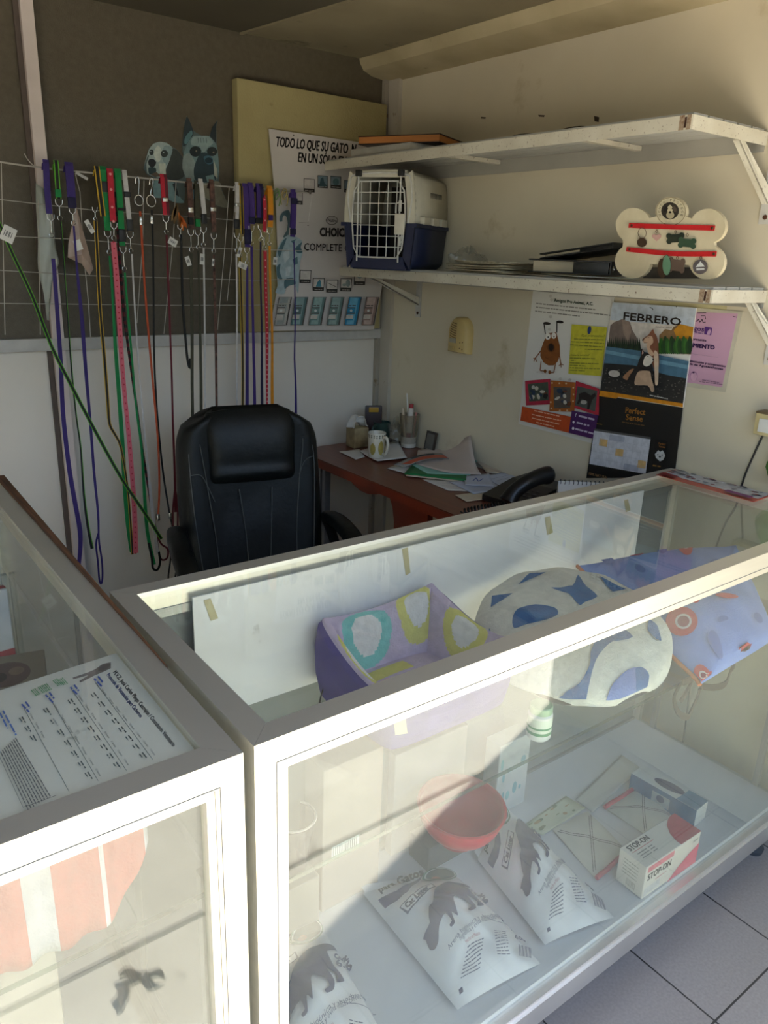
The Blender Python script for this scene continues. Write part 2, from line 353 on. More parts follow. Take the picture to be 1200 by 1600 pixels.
# ================================================================ glass showcases
def bar(mb, a, b, w, h, m=0): return mb.box(min(a[0], b[0]), max(a[0], b[0])+w, min(a[1], b[1]), max(a[1], b[1])+h, a[2], b[2], m)
def showcase(label, x0, x1, y0, y1, zb, zt, fw, shelf_z, shelf_y0, back):
    t = thing('display_case', label, 'display case', ((x0+x1)/2, (y0+y1)/2, 0))
    T = .036                                    # depth of the top members
    f = MB()                                    # mitred top frame
    for pts in ([(x0, y0), (x1, y0), (x1-fw, y0+fw), (x0+fw, y0+fw)], [(x1, y0), (x1, y1), (x1-fw, y1-fw), (x1-fw, y0+fw)],
                [(x1, y1), (x0, y1), (x0+fw, y1-fw), (x1-fw, y1-fw)], [(x0, y1), (x0, y0), (x0+fw, y0+fw), (x0+fw, y1-fw)]):
        c = V((sum(p[0] for p in pts)/4, sum(p[1] for p in pts)/4, 0))
        f.prism([V((p[0], p[1], zt-T))+(c-V((p[0], p[1], 0))).normalized()*.0004 for p in pts], (0, 0, T))
    f.build('top_frame', ALU, t, smooth=0)
    for (px, py) in ((x0, y0), (x1-.036, y0), (x0, y1-.036), (x1-.036, y1-.036)):
        MB().box(px+.0005, px+.036, py+.0005, py+.036, zb-.02, zt-T).build('corner_post', ALU, t, smooth=0)
    # glazing bead inside the front opening
    g = MB()
    g.box(x0+.036, x1-.036, y0+.002, y0+.02, zt-T-.012, zt-T); g.box(x0+.036, x0+.046, y0+.002, y0+.02, zb+.06, zt-T-.012); g.box(x1-.046, x1-.036, y0+.002, y0+.02, zb+.06, zt-T-.012)
    g.build('glazing_bead', ALU, t, smooth=0)
    b = MB(); b.box(x0, x1, y0-.003, y0+.03, zb, zb+.046).box(x0, x1, y0-.006, y0+.02, zb+.046, zb+.058).box(x0, x1, y0-.001, y0+.02, zb+.058, zb+.070)
    b.box(x0, x0+.03, y0+.03, y1, zb, zb+.07).box(x1-.03, x1, y0+.03, y1, zb, zb+.07).box(x0+.03, x1-.03, y1-.03, y1, zb, zb+.07)
    b.build('bottom_rail', pm('aluminium_rail', (214, 216, 218), .32, .85, ns=4), t, smooth=0)
    MB().box(x0+.03, x1-.03, y0+.02, y1-.03, zb+.066, zb+.082).build('floor_board', pm('white_board_worn', (208, 210, 214), .5, ns=3, dirt=(150, 150, 152), ds=22, dthr=.68), t)
    MB().box(x0+fw-.012, x1-fw+.012, y0+fw-.012, y1-fw+.012, zt-.009, zt-.004).build('top_glass', GLASS_TOP, t, smooth=0)
    MB().box(x0+.030, x1-.030, y0+.012, y0+.017, zb+.06, zt-T).build('front_glass', GLASS_FRONT, t, smooth=0)
    for xx in (x0+.01, x1-.015): MB().box(xx, xx+.005, y0+.036, y1-.036, zb+.06, zt-T).build('side_glass', GLASS_TOP, t, smooth=0)
    MB().box(x0+.02, x1-.02, shelf_y0, y1-.045, shelf_z-.006, shelf_z).build('glass_shelf', [GLASS_TOP], t, smooth=0)
    e = MB().box(x0+.02, x1-.02, shelf_y0-.002, shelf_y0, shelf_z-.006, shelf_z); e.build('shelf_edge', GLASS_EDGE, t, smooth=0)
    for xx in (x0+.018, x1-.03):
        for yy in (shelf_y0+.03, y1-.1): MB().box(xx, xx+.012, yy, yy+.016, zb+.082, shelf_z-.006).build('shelf_standard', ALUD, t, smooth=0)
    MB().box(x0+.036, x1-.036, y1-.036, y1-.004, zt-T-.016, zt-T).build('sliding_track', ALUD, t, smooth=0); MB().box(x0+.036, x1-.036, y1-.034, y1-.006, zb+.07, zb+.09).build('sliding_track', ALUD, t, smooth=0)
    n = 2
    if back:
        for i in range(n):
            w = (x1-x0-.072)/n; a = x0+.036+i*w
            MB().box(a-.01 if i else a, a+w, y1-.016-.01*i, y1-.010-.01*i, zb+.09, zt-T-.016).build('sliding_door', pm('sliding_door_board', (128, 132, 130), .5, ns=4), t, smooth=0)
    for (px, py) in ((x0+.05, y0+.05), (x1-.05, y0+.05), (x0+.05, y1-.05), (x1-.05, y1-.05)):
        MB().lathe([(.028, 0), (.03, .012), (.018, .02), (.018, zb)], (px, py, 0), n=16).build('foot', pm('dark_foot', (60, 66, 72), .5), t)
    return t
CX0, CX1, CY0, CY1, CZ = .346, 1.932, .68, 1.186, .972
case = showcase('long aluminium glass display case of pet beds and litter bags, in front of the chair', CX0, CX1, CY0, CY1, .094, CZ, .034, .70, .73, True)
LX0, LX1, LY0, LY1 = -.20, .331, .676, 1.98
lcase = showcase('glass display case at lower left with a printed sheet under its top', LX0, LX1, LY0, LY1, .094, CZ, .036, .762, .715, False)
MB().box(CX0+.003, CX0+.008, CY0+.036, CY1-.036, .16, CZ-.036).build('side_panel', pm('grey_side_sheet', (116, 120, 122), .45, .3, ns=5), case, smooth=0)
# solid dark side of the left-hand case and its wooden strip
ws = MB().prism([(.3315, .90, .966), (.3315, 1.98, .966), (.352, 1.98, .966), (.334, 1.0, .966)], (0, 0, .009)); ws.build('wood_strip', pm('bare_wood', (128, 86, 56), .8, ns=8, stretch=(20, 1, 20), c2=(84, 60, 42)), lcase)
# seam lines of the front frame sections
for (a0, a1, par) in ((CX0, CX1, case), (LX0, LX1, lcase)):
    s = MB(); y = par.location.y
    yf = CY0 if par is case else LY0
    s.box(a0+.030, a1-.030, yf-.0008, yf, CZ-.0345, CZ-.0338).box(a0+.0295, a0+.0302, yf-.0008, yf+.002, .17, CZ-.034).box(a1-.0302, a1-.0295, yf-.0008, yf+.002, .17, CZ-.034)
    s.build('frame_seam', pm('seam_grey', (120, 120, 118), .6), par, smooth=0)
# ================================================================ shelves on the right wall
def wall_shelf(label, xf, ya, yb, zt, boards, cross, brackets):
    t = thing('wall_shelf', label, 'shelf', ((xf+XW)/2, (ya+yb)/2, zt-.03))
    h = .03
    MB().box(xf, xf+.003, ya, yb, zt-h, zt).box(xf+.003, xf+.03, ya, yb, zt-.003, zt).build('front_rail', WPAINT, t, smooth=0)
    MB().box(xf+.001, XW-.001, ya-.003, ya, zt-h, zt).box(xf+.001, XW-.001, ya, ya+.025, zt-.003, zt).build('end_rail', WPAINT, t, smooth=0)
    MB().box(XW-.004, XW-.001, ya, yb, zt-h-.014, zt).build('wall_rail', pm('wall_rail_grey', (176, 172, 160), .55, ns=6), t, smooth=0)  # wall rail in a greyer colour than the enamelled rails
    MB().box(xf-.0008, xf, ya+.012, ya+.017, zt-h+.004, zt-.004).build('slot', RUST, t, smooth=0)
    MB().box(xf-.0006, xf, ya+.001, ya+.011, zt-h, zt).box(xf-.0006, xf, ya+.018, ya+.03, zt-h, zt).build('rust_stain', pm('rust_stain', (190, 172, 146), .8, c2=(110, 72, 44), ns=160, amt=1), t, smooth=0)
    x = xf+.008; n = boards; wd = (XW-.006-x)/n
    for i in range(n):
        MB().box(x+i*wd+.003, x+(i+1)*wd-.003, ya+.004, yb-.004, zt-.0028, zt+.006).build('slat', pm('grey_white_slat', (196, 194, 186), .6, ns=5, stretch=(4, .5, 4)), t, smooth=0)
    for yc in cross:
        MB().box(xf+.005, XW-.006, yc, yc+.022, zt-.016, zt-.004).build('cross_bar', WPAINT, t, smooth=0)
    for (yc, drop, xo, dy) in brackets:
        b = MB(); b.box(XW-.005, XW-.001, yc+dy-.015, yc+dy+.015, zt-h-drop, zt-h)
        b.build('wall_plate', pm('bracket_paint', (206, 202, 192), .5, ns=9, dirt=(110, 96, 80), ds=30, dthr=.66), t, smooth=0)
        s = MB(); s.prism([(xo, yc-.004, zt-h), (xo+.022, yc-.004, zt-h), (XW-.004, yc+dy-.004, zt-h-drop+.075), (XW-.004, yc+dy-.004, zt-h-drop+.045)], (0, .004, 0))
        s.prism([(xo, yc-.004, zt-h), (XW-.004, yc+dy-.004, zt-h-drop+.045), (XW-.004, yc+dy+.014, zt-h-drop+.045), (xo, yc+.014, zt-h)], (0, 0, .003)); s.build('strut', WPAINT, t, smooth=0)
        MB().lathe([(.006, 0), (.005, .003), (0, .004)], (XW-.005, yc+dy, zt-h-drop+.016), Matrix.Rotation(-PI/2, 3, 'Y'), n=12).build('screw', RUST, t)
    return t
sh_up = wall_shelf('upper white metal wall shelf with chipped paint and a rusty slot, above the pet carrier', 1.65, 1.097, 2.60, 1.832, 5, (2.0, 1.45), ((1.10, .18, 1.855, -.038),))
sh_lo = wall_shelf('lower white metal wall shelf holding the pet carrier and the bone sign', 1.722, 1.026, 2.585, 1.466, 4, (2.1, 1.5), ((2.395, .145, 1.735, 0), (1.032, .15, 1.912, -.05)))
SU, SL = 1.838, 1.472          # board tops

def book(name, label, cat, cen, size, rotz, cover, pages, group=None, soft=.0):
    t = thing(name, label, cat, cen, group); M = Matrix.Rotation(rotz, 3, 'Z'); x, y, z = size; c = V(cen)
    MB().rbox(c+V((0, 0, z-.0015)), (x, y, .003), .001, M).rbox(c+V((0, 0, .0015)), (x, y, .003), .001, M).rbox(c+M @ V((x/2-.0015, 0, z/2)), (.003, y, z-.001), .001, M).build('cover', cover, t)
    MB().rbox(c+M @ V((-.002, 0, z/2)), (x-.006, y-.004, z-.0062), .001, M).build('pages', pages, t)
    return t
PAGES = pm('book_pages', (170, 158, 132), .8, ns=200, stretch=(.05, .05, 1)); ORANGE_PG = pm('orange_page_edges', (176, 112, 54), .7, ns=120, stretch=(.05, .05, 1))
book('book', 'thick grey book lying under the orange-edged book on the upper shelf', 'book', (1.80, 2.30, SU), (.24, .32, .027), .05, pm('grey_cover', (188, 184, 172), .6), pm('grey_pages', (190, 186, 174), .8))
book('book', 'dark book with orange page edges lying on top of the grey book', 'book', (1.79, 2.25, SU+.0275), (.23, .30, .026), .45, pm('dark_cover', (52, 34, 22), .5), ORANGE_PG)
MB().grid(lambda u, v: (1.69+.26*u, 1.40+.30*v, SU+.001+.016*(math.sin(PI*v)**.7)*(.35+.65*math.sin(PI*(.5+.5*(1-u))))+.004*math.sin(9*v+3*u)), 12, 14).grid(lambda u, v: (1.69+.26*u, 1.40+.30*v, SU+.0005), 2, 2).build('folded_cloth', pm('olive_cloth', (112, 100, 72), .9, bump=.3), smooth=60)
tag(bpy.data.objects['folded_cloth'], 'flat olive brown folded cloth lying on the upper shelf', 'cloth')
MB().prism([(1.70, 1.80, SU+.001), (1.82, 1.75, SU+.001), (1.86, 1.90, SU+.001), (1.74, 1.93, SU+.001)], (0, 0, .004)).build('cardboard_scrap', pm('brown_card', (140, 104, 74), .9)); tag(bpy.data.objects['cardboard_scrap'], 'small brown card scrap on the upper shelf left of the olive cloth', 'cardboard')

CARP = (1.70, 2.10)
# ---- pet carrier, door facing off the shelf
def carrier():
    xa, xb, ya, yb, zb = CARP[0], CARP[0]+.30, CARP[1], CARP[1]+.275, SL
    MB.XF = turn(28, (xa, ya, 0))
    zm, zt = zb+.147, zb+.312
    t = thing('pet_carrier', 'navy and cream plastic pet carrier with a white wire door on the lower shelf', 'pet carrier', ((xa+xb)/2, (ya+yb)/2, zb))
    navy = pm('navy_plastic', (22, 32, 66), .45, ns=40); cream = pm('cream_plastic', (206, 200, 180), .45, ns=14)
    yc = (ya+yb)/2; W = (yb-ya)/2
    def sec(z):      # half width at height
        if z < zm: k = (z-zb)/(zm-zb); return W*(.86+.10*k)
        k = (z-zm)/(zt-zm); return W*(.96-.14*k**2.2)
    def shell(z0, z1, m, nm, top):
        mb = MB(); n = 8
        # outline of the shell in y-z, extruded towards the wall; door hole left open at the front
        zs = [z0+(z1-z0)*i/n for i in range(n+1)]
        prof = [(sec(z), z) for z in zs]
        if top: prof[-1] = (prof[-1][0]-.03, z1); prof.insert(-1, (prof[-2][0]-.004, z1-.012)) if False else None
        else: prof[0] = (prof[0][0]-.02, z0)
        for s in (1, -1):
            mb.grid(lambda u, v: (xa+.004+(xb-xa-.004)*u, yc+s*prof[min(int(v*n+.5), n)][0], prof[min(int(v*n+.5), n)][1]), 1, n)
        zc = z1 if top else z0; hw = prof[-1][0] if top else prof[0][0]
        mb.grid(lambda u, v: (xa+.004+(xb-xa-.004)*u, yc-hw+2*hw*v, zc), 1, 1)
        mb.grid(lambda u, v: (xb, yc+(2*v-1)*prof[int(u*n+.5)][0], prof[int(u*n+.5)][1]), n, 1)
        o = mb.build(nm, m, t, smooth=40); md = o.modifiers.new('thickness', 'SOLIDIFY'); md.thickness = .004; md.offset = -1
        return o
    shell(zb, zm, navy, 'lower_shell', False); shell(zm, zt, cream, 'upper_shell', True)
    # front frame around the door: follows the shell outline, hole inside
    def ringpts(grow, z0, z1):
        n = 7; L = []
        zs = [z0+(z1-z0)*i/n for i in range(n+1)]
        L = [(yc+(sec(z)-grow), z) for z in zs] + [(yc-(sec(z)-grow), z) for z in zs[::-1]]
        return L
    def frame(z0, z1, zi0, zi1, m, nm, openb, opent):
        mb = MB(); n = 7; zo = [z0+(z1-z0)*i/n for i in range(n+1)]; zi = [zi0+(zi1-zi0)*i/n for i in range(n+1)]
        for s in (1, -1):
            for i in range(n):
                q = [(xa, yc+s*sec(zo[i]), zo[i]), (xa, yc+s*sec(zo[i+1]), zo[i+1]), (xa, yc+s*(sec(zi[i+1])-.03), zi[i+1]), (xa, yc+s*(sec(zi[i])-.03), zi[i])]
                mb.prism(q, (.012, 0, 0))
        if not openb: mb.prism([(xa, yc-sec(z0)+.012, z0), (xa, yc+sec(z0)-.012, z0), (xa, yc+sec(zi0)-.03, zi0), (xa, yc-sec(zi0)+.03, zi0)], (.012, 0, 0))
        if not opent: mb.prism([(xa, yc-sec(z1)+.02, z1), (xa, yc+sec(z1)-.02, z1), (xa, yc+sec(zi1)-.03, zi1), (xa, yc-sec(zi1)+.03, zi1)], (.012, 0, 0))
        mb.build(nm, m, t, smooth=40)
    frame(zb, zm, zb+.04, zm, navy, 'lower_door_frame', False, True); frame(zm, zt-.004, zm, zt-.024, cream, 'upper_door_frame', True, False)
    # flange between the halves
    fl = MB(); fl.box(xa-.006, xb-.01, yc-W-.004, yc-W+.014, zm-.012, zm); fl.box(xa-.006, xb-.01, yc+W-.014, yc+W+.004, zm-.012, zm); fl.build('flange', navy, t, smooth=0)
    for i, x in enumerate((xa+.07, xa+.15, xa+.23)):
        MB().rbox((x, yc-W-.002, zm+.011), (.055, .02, .024), .003).build('side_clip', cream, t)
    v = MB()
    for i in range(10): v.box(xa+.14+i*.011, xa+.145+i*.011, yc-sec(zm+.1)-.0015, yc-sec(zm+.1)+.004, zm+.045, zm+.105)
    v.build('side_vent', pm('vent_shadow', (96, 92, 80), .8), t, smooth=0)
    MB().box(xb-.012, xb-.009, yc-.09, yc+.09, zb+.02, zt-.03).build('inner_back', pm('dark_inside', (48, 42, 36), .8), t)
    # wire door
    wire = pm('white_wire', (214, 212, 204), .4, ns=40); d = MB(); xd = xa-.006
    def edge(z, s): return yc+s*(sec(z)-.034)
    z0, z1 = zb+.036, zt-.036
    loop = []
    for i in range(9): loop.append((xd, edge(z0+(z1-z0)*i/8, 1)-(.016 if i in (0, 8) else 0), z0+(z1-z0)*i/8))
    for i in range(9): loop.append((xd, edge(z1-(z1-z0)*i/8, -1)+(.016 if i in (0, 8) else 0), z1-(z1-z0)*i/8))
    d.tube(loop, .003, 6, closed=True)
    for i in range(1, 7):
        z = z0+(z1-z0)*i/7; d.tube([(xd-.001, edge(z, 1), z), (xd-.001, edge(z, -1), z)], .0016, 5)
    for i in range(1, 6):
        y = yc+(i/6-.5)*2*(sec(zm)-.034); d.tube([(xd+.001, y, z0), (xd+.001, y, z1)], .0016, 5)
    door = d.build('wire_door', wire, t, smooth=60)
    for y in (yc+.075, yc-.08):
        MB().tube([(xd-.005, y, z0-.014), (xd-.005, y, z1+.014)], .0027, 6).build('hinge_rod', wire, door, smooth=60)
        MB().rbox((xd-.004, y, zt-.012), (.016, .02, .02), .003).build('door_clip', BLACKP, door)
    MB().rbox((xd-.008, yc-.083, zm-.004), (.006, .036, .066), .003).build('latch_plate', pm('latch_plastic', (222, 214, 196), .4), door)
    lt = MB(); lt.rbox((xd-.009, yc-.083, zm+.052), (.006, .01, .034), .002).tube([(xd-.010, yc-.068, zm+.03), (xd-.010, yc-.068, zm+.058), (xd-.010, yc-.080, zm+.064)], .0022, 6).rbox((xd-.009, yc-.086, zm-.058), (.006, .01, .03), .002).tube([(xd-.01, yc-.092, zm-.036), (xd-.01, yc-.096, zm-.056), (xd-.01, yc-.088, zm-.066)], .002, 6)
    lt.build('latch_spring', wire, door)
    # frame ring of the door opening, outer white tube
    ring = []
    for i in range(9): ring.append((xa-.001, yc+sec(zb+.03+(zt-.03-zb-.02)*i/8)-.014-(.02 if i == 8 else 0), zb+.147+(zt-.012-zb-.147)*i/8))
    r2 = [(p[0], 2*yc-p[1], p[2]) for p in ring[::-1]]
    MB().tube(smooth_path(ring+r2, 2), .003, 6).build('opening_rim', wire, t, smooth=60)
    MB.XF = None
carrier()

# ---- papers and binders on the lower shelf
NEWS = pm('yellowed_newsprint', (186, 176, 150), .9, ns=60, c2=(160, 150, 126)); 
def stack_of_sheets(name, label, cat, n, cen, size, zt, mat, rs=3, jitter=.12, group=None, curl=.006):
    """one sheaf: n loose sheets seen as a single pile"""
    rnd = random.Random(rs); mb = MB(); z = cen[2]
    for i in range(n):
        a = rnd.uniform(-jitter, jitter); M = Matrix.Rotation(a, 3, 'Z'); dx, dy = rnd.uniform(-.015, .015), rnd.uniform(-.02, .02)
        k1, k2 = rnd.uniform(0, curl), rnd.uniform(0, curl)
        mb.grid(lambda u, v: V((cen[0]+dx, cen[1]+dy, z+k1*(2*abs(v-.5))**3+k2*(1-u)**3)) + M @ V(((u-.5)*size[0], (v-.5)*size[1], 0)), 4, 6)
        z += zt
    o = mb.build(name, mat, smooth=60); md = o.modifiers.new('thickness', 'SOLIDIFY'); md.thickness = zt*.75; md.offset = 1
    return tag(o, label, cat, group)
stack_of_sheets('newspaper_pile', 'sagging pile of yellowed newspapers on the lower shelf beside the carrier', 'newspapers', 8, (1.862, 1.865, SL+.001), (.19, .25), .0045, NEWS, 3, .06)
for i, (cy, a, c, lb) in enumerate(((1.60, .25, PAPER, 'white paper sheet sticking out under the black binders on the lower shelf'), (1.66, -.15, NEWS, 'yellowish paper under the black binders, nearer the newspapers'), (1.50, -.4, pm('greenish_paper', (200, 206, 190), .8), 'pale greenish sheet lying on the lower shelf under the open binder'))):
    M = Matrix.Rotation(a, 3, 'Z')
    o = MB().grid(lambda u, v: V((1.85, cy, SL+.001+i*.0032+.0015*(1-u)**2*math.sin(3*v+1))) + M @ V(((u-.5)*.2, (v-.5)*.24, 0)), 6, 6).build('paper_sheet', c, smooth=60); md = o.modifiers.new('t', 'SOLIDIFY'); md.thickness = .0012
    tag(o, lb, 'paper')
LEATHER = pm('black_leatherette', (26, 27, 26), .42, ns=80, bump=.15, bs=300)
def binder(label, cen, size, rz, tilt, cat='binder'):
    t = thing('binder', label, cat, cen); M = Matrix.Rotation(rz, 3, 'Z') @ Matrix.Rotation(tilt, 3, 'X') ; c = V(cen); x, y, z = size
    MB().rbox(c+M @ V((0, 0, z)), (x, y, .004), .0018, M).rbox(c+M @ V((0, 0, .002)), (x, y, .004), .0018, M).rbox(c+M @ V((0, -y/2+.002, z/2)), (x, .005, z), .002, M).build('cover', LEATHER, t)
    MB().rbox(c+M @ V((.004, y*.2, z/2)), (x-.012, y*.5, z-.006), .001, M).build('pages', PAGES, t); MB().rbox(c+M @ V((.002, -y*.26, z/2)), (x-.006, y*.42, z-.005), .001, M).build('flap', LEATHER, t)
    if z > .03: MB().lathe([(.009, 0), (.007, .002), (.006, .0005)], c+M @ V((-x/2+.03, -y/2, z/2)), M @ Matrix.Rotation(PI/2, 3, 'X'), n=16).build('finger_ring', STEEL, t)
    return t
binder('black ring binder with cream pages lying on papers on the lower shelf', (1.862, 1.55, SL+.012), (.15, .24, .036), .42, 0)
binder('thin black folder tilted on top of the ring binder, behind the bone sign', (1.866, 1.50, SL+.066), (.17, .24, .014), .1, -.14, 'folder')
# crumpled clear bag
CLEARBAG = glass('clear_bag', (.9, .9, .88), .16, (190, 186, 172), .05, 30)
def crumple(name, label, cat, cen, rad, mat, seed=1, amp=.25, group=None):
    rnd = random.Random(seed); ph = [(rnd.uniform(2, 6), rnd.uniform(2, 6), rnd.uniform(0, 6)) for _ in range(6)]
    def fn(u, v):
        th, f = 2*PI*u, PI*(v*.96+.02); k = 1
        for a, b, c in ph: k += amp/3*math.sin(round(a)*th+c)*math.sin(b*f+c)
        z = rad[2]*(1-math.cos(f))/1
        return (cen[0]+rad[0]*k*math.sin(f)*math.cos(th), cen[1]+rad[1]*k*math.sin(f)*math.sin(th), cen[2]+.001+rad[2]*(1+math.cos(f))*max(.15, k if math.cos(f) > 0 else 1))
    return tag(MB().grid(fn, 28, 14, cu=True).build(name, mat, smooth=50), label, cat, group)
crumple('plastic_bag', 'crumpled clear plastic bag squeezed between carrier and newspapers', 'plastic bag', (1.86, 2.012, SL), (.07, .032, .035), CLEARBAG, 5)

# ---- bone-shaped tag display
def bone_sign():
    X0 = 1.775
    t = thing('bone_display', 'cream bone-shaped wooden display board with red straps and pet tags', 'display board', (X0, 1.2, SL))
    cream = pm('speckled_cream_paint', (222, 210, 178), .6, c2=(206, 192, 158), ns=12, dirt=(120, 96, 64), ds=60, dthr=.68)
    mp = lambda x, y: atX(940+x/5.4545, 300+y/5.4545, X0)
    def arc(cx, cy, rx, ry, a0, a1, n=16): return [(cx+rx*math.cos(math.radians(a0+(a1-a0)*i/n)), cy+ry*math.sin(math.radians(a0+(a1-a0)*i/n))) for i in range(n+1)]
    pts = arc(270, 285, 150, 150, 95+30, 335) + arc(590, 165, 130, 125, 160, 380) + arc(905, 290, 150, 148, 205, 430) + arc(895, 595, 150, 150, -65, 170) + arc(265, 590, 152, 148, 10, 235)
    M = Matrix.Rotation(-.0, 3, 'X')
    MB().prism([mp(*p) for p in pts], (.012, 0, 0)).build('board', cream, t, smooth=40)
    MB().prism([mp(330, 640)+V((.012, 0, 0)), mp(850, 640)+V((.012, 0, 0)), mp(850, 735)+V((.012, 0, 0)), mp(330, 735)+V((.012, 0, 0))], (.05, 0, 0)).build('stand', pm('dark_stand', (60, 54, 46), .7), t)
    sf = lambda x, y, off: atX(940+x/5.4545, 300+y/5.4545, X0-off)
    d = Deco(sf)
    d.ell(590, 165, 128, 122, '9a8a68').ell(590, 165, 122, 116, 'd8ccaa').ell(583, 160, 76, 74, '3a332a')
    d.ell(583, 150, 22, 40, 'cfc3a2').ell(585, 196, 34, 32, 'b8ab8a').ell(583, 172, 12, 9, '221c16').ell(545, 145, 16, 26, '241e18', .4).ell(622, 145, 16, 26, '5a4e40', -.4).ell(563, 142, 5, 5, '16120e').ell(602, 142, 5, 5, '16120e')
    ring = 'VENDO PROTEGE'
    for i, a in enumerate([-200+220/12*k for k in range(13)]):
        ch = ring[i]
        if ch == ' ': continue
        an = math.radians(a); c = (590+98*math.cos(an), 165+94*math.sin(an)); tx, ty = -math.sin(an), math.cos(an)
        d.text(ch, (c[0]-tx*9-math.cos(an)*9, c[1]-ty*9-math.sin(an)*9), (c[0]+tx*9-math.cos(an)*9, c[1]+ty*9-math.sin(an)*9), 20, '5e5240')
    d.build('badge_print', t)
    red = pm('red_strap', (206, 30, 34), .6, ns=50, bump=.2, bs=400); rv = pm('strap_eyelet', (120, 90, 70), .4, .7)
    for (a, b, c) in (((235, 285), (600, 298), (965, 308)), ((215, 488), (600, 525), (980, 528))):
        P = [sf(*p, .003) for p in smooth_path2([a, b, c], 6)]
        s = MB().ribbon(P, .0115, (-1, 0, 0), .002).build('red_strap', red, t)
        e = MB()
        for p in (a, c):
            q = sf(p[0]+(22 if p is a else -22), p[1], .005); MB().lathe([(.0035, 0), (.0035, .001), (.0015, .0015)], q, Matrix.Rotation(-PI/2, 3, 'Y'), n=12).build('eyelet', rv, s)
    def pend(nm, cx, cy, pts, m, ringy, off=.006, th=.0015, label=None, rr=9):
        P = [sf(x, y, off) for x, y in pts]
        g = MB().prism(P, (-th, 0, 0)).build(nm, m, t, smooth=40)
        if label: g['label'] = label
        rp = [sf(cx+rr*math.cos(a*PI/6), ringy+rr*1.3*math.sin(a*PI/6), off) for a in range(12)]
        MB().tube(rp, .0007, 5, closed=True).build('split_ring', rv, g)
        return g
    circ = lambda cx, cy, r, r2=None: [(cx+r*math.cos(PI*i/12), cy+(r2 or r)*math.sin(PI*i/12)) for i in range(24)]
    def bonep(cx, cy, w, h, ang=0):
        L = arc(-w*.36, -h*.25, w*.15, h*.27, 120, 330, 7)+arc(w*.36, -h*.25, w*.15, h*.27, 210, 420, 7)+arc(w*.36, h*.25, w*.15, h*.27, -60, 150, 7)+arc(-w*.36, h*.25, w*.15, h*.27, 30, 240, 7)
        return [(cx+x*math.cos(ang)-y*math.sin(ang), cy+x*math.sin(ang)+y*math.cos(ang)) for x, y in L]
    brown = pm('brown_tag', (92, 72, 56), .4, .4); dkg = pm('dark_green_tag', (58, 66, 54), .4, .3)
    pend('round_tag', 345, 430, circ(345, 430, 40), brown, 350, rr=35, label='brown round tag')
    pend('heart_tag', 470, 380, [(470+38*math.sin(k)**3*1.0, 385-(13*math.cos(k)-5*math.cos(2*k)-2*math.cos(3*k)-math.cos(4*k))*2.1) for k in [2*PI*i/24 for i in range(24)]], pm('pink_tag', (214, 168, 156), .4), 335, label='pink heart tag')
    pend('bone_tag', 630, 395, bonep(630, 395, 150, 90, -.05), dkg, 340); pend('bone_tag', 730, 440, bonep(730, 435, 150, 90, .1), pm('green_tag', (70, 96, 74), .4, .2), 365, off=.009)
    pend('oval_tag', 535, 640, circ(520, 650, 40, 85), brown, 560); pend('long_tag', 555, 620, circ(556, 625, 33, 84), pm('sage_tag', (110, 150, 118), .4), 545, off=.010, label='sage green oval tag')
    pend('bone_tag', 645, 620, bonep(640, 625, 140, 125, .1), pm('brown_tag_dull', (110, 90, 76), .5), 560, off=.004)
    pend('disc_tag', 845, 640, circ(842, 638, 62), pm('lilac_tag', (150, 140, 142), .25, .6), 560)
    d2 = Deco(lambda x, y, off: sf(x, y, off+.0078)); d2.poly([(842, 590), (880, 635), (800, 640)], 'e8e8e4').rect((808, 650), (876, 648), (876, 664), (808, 668), 'e0e0dc'); d2.build('disc_print', t)
def smooth_path2(pts, k): return [(p.x, p.y) for p in smooth_path([(x, y, 0) for x, y in pts], k)]
bone_sign()

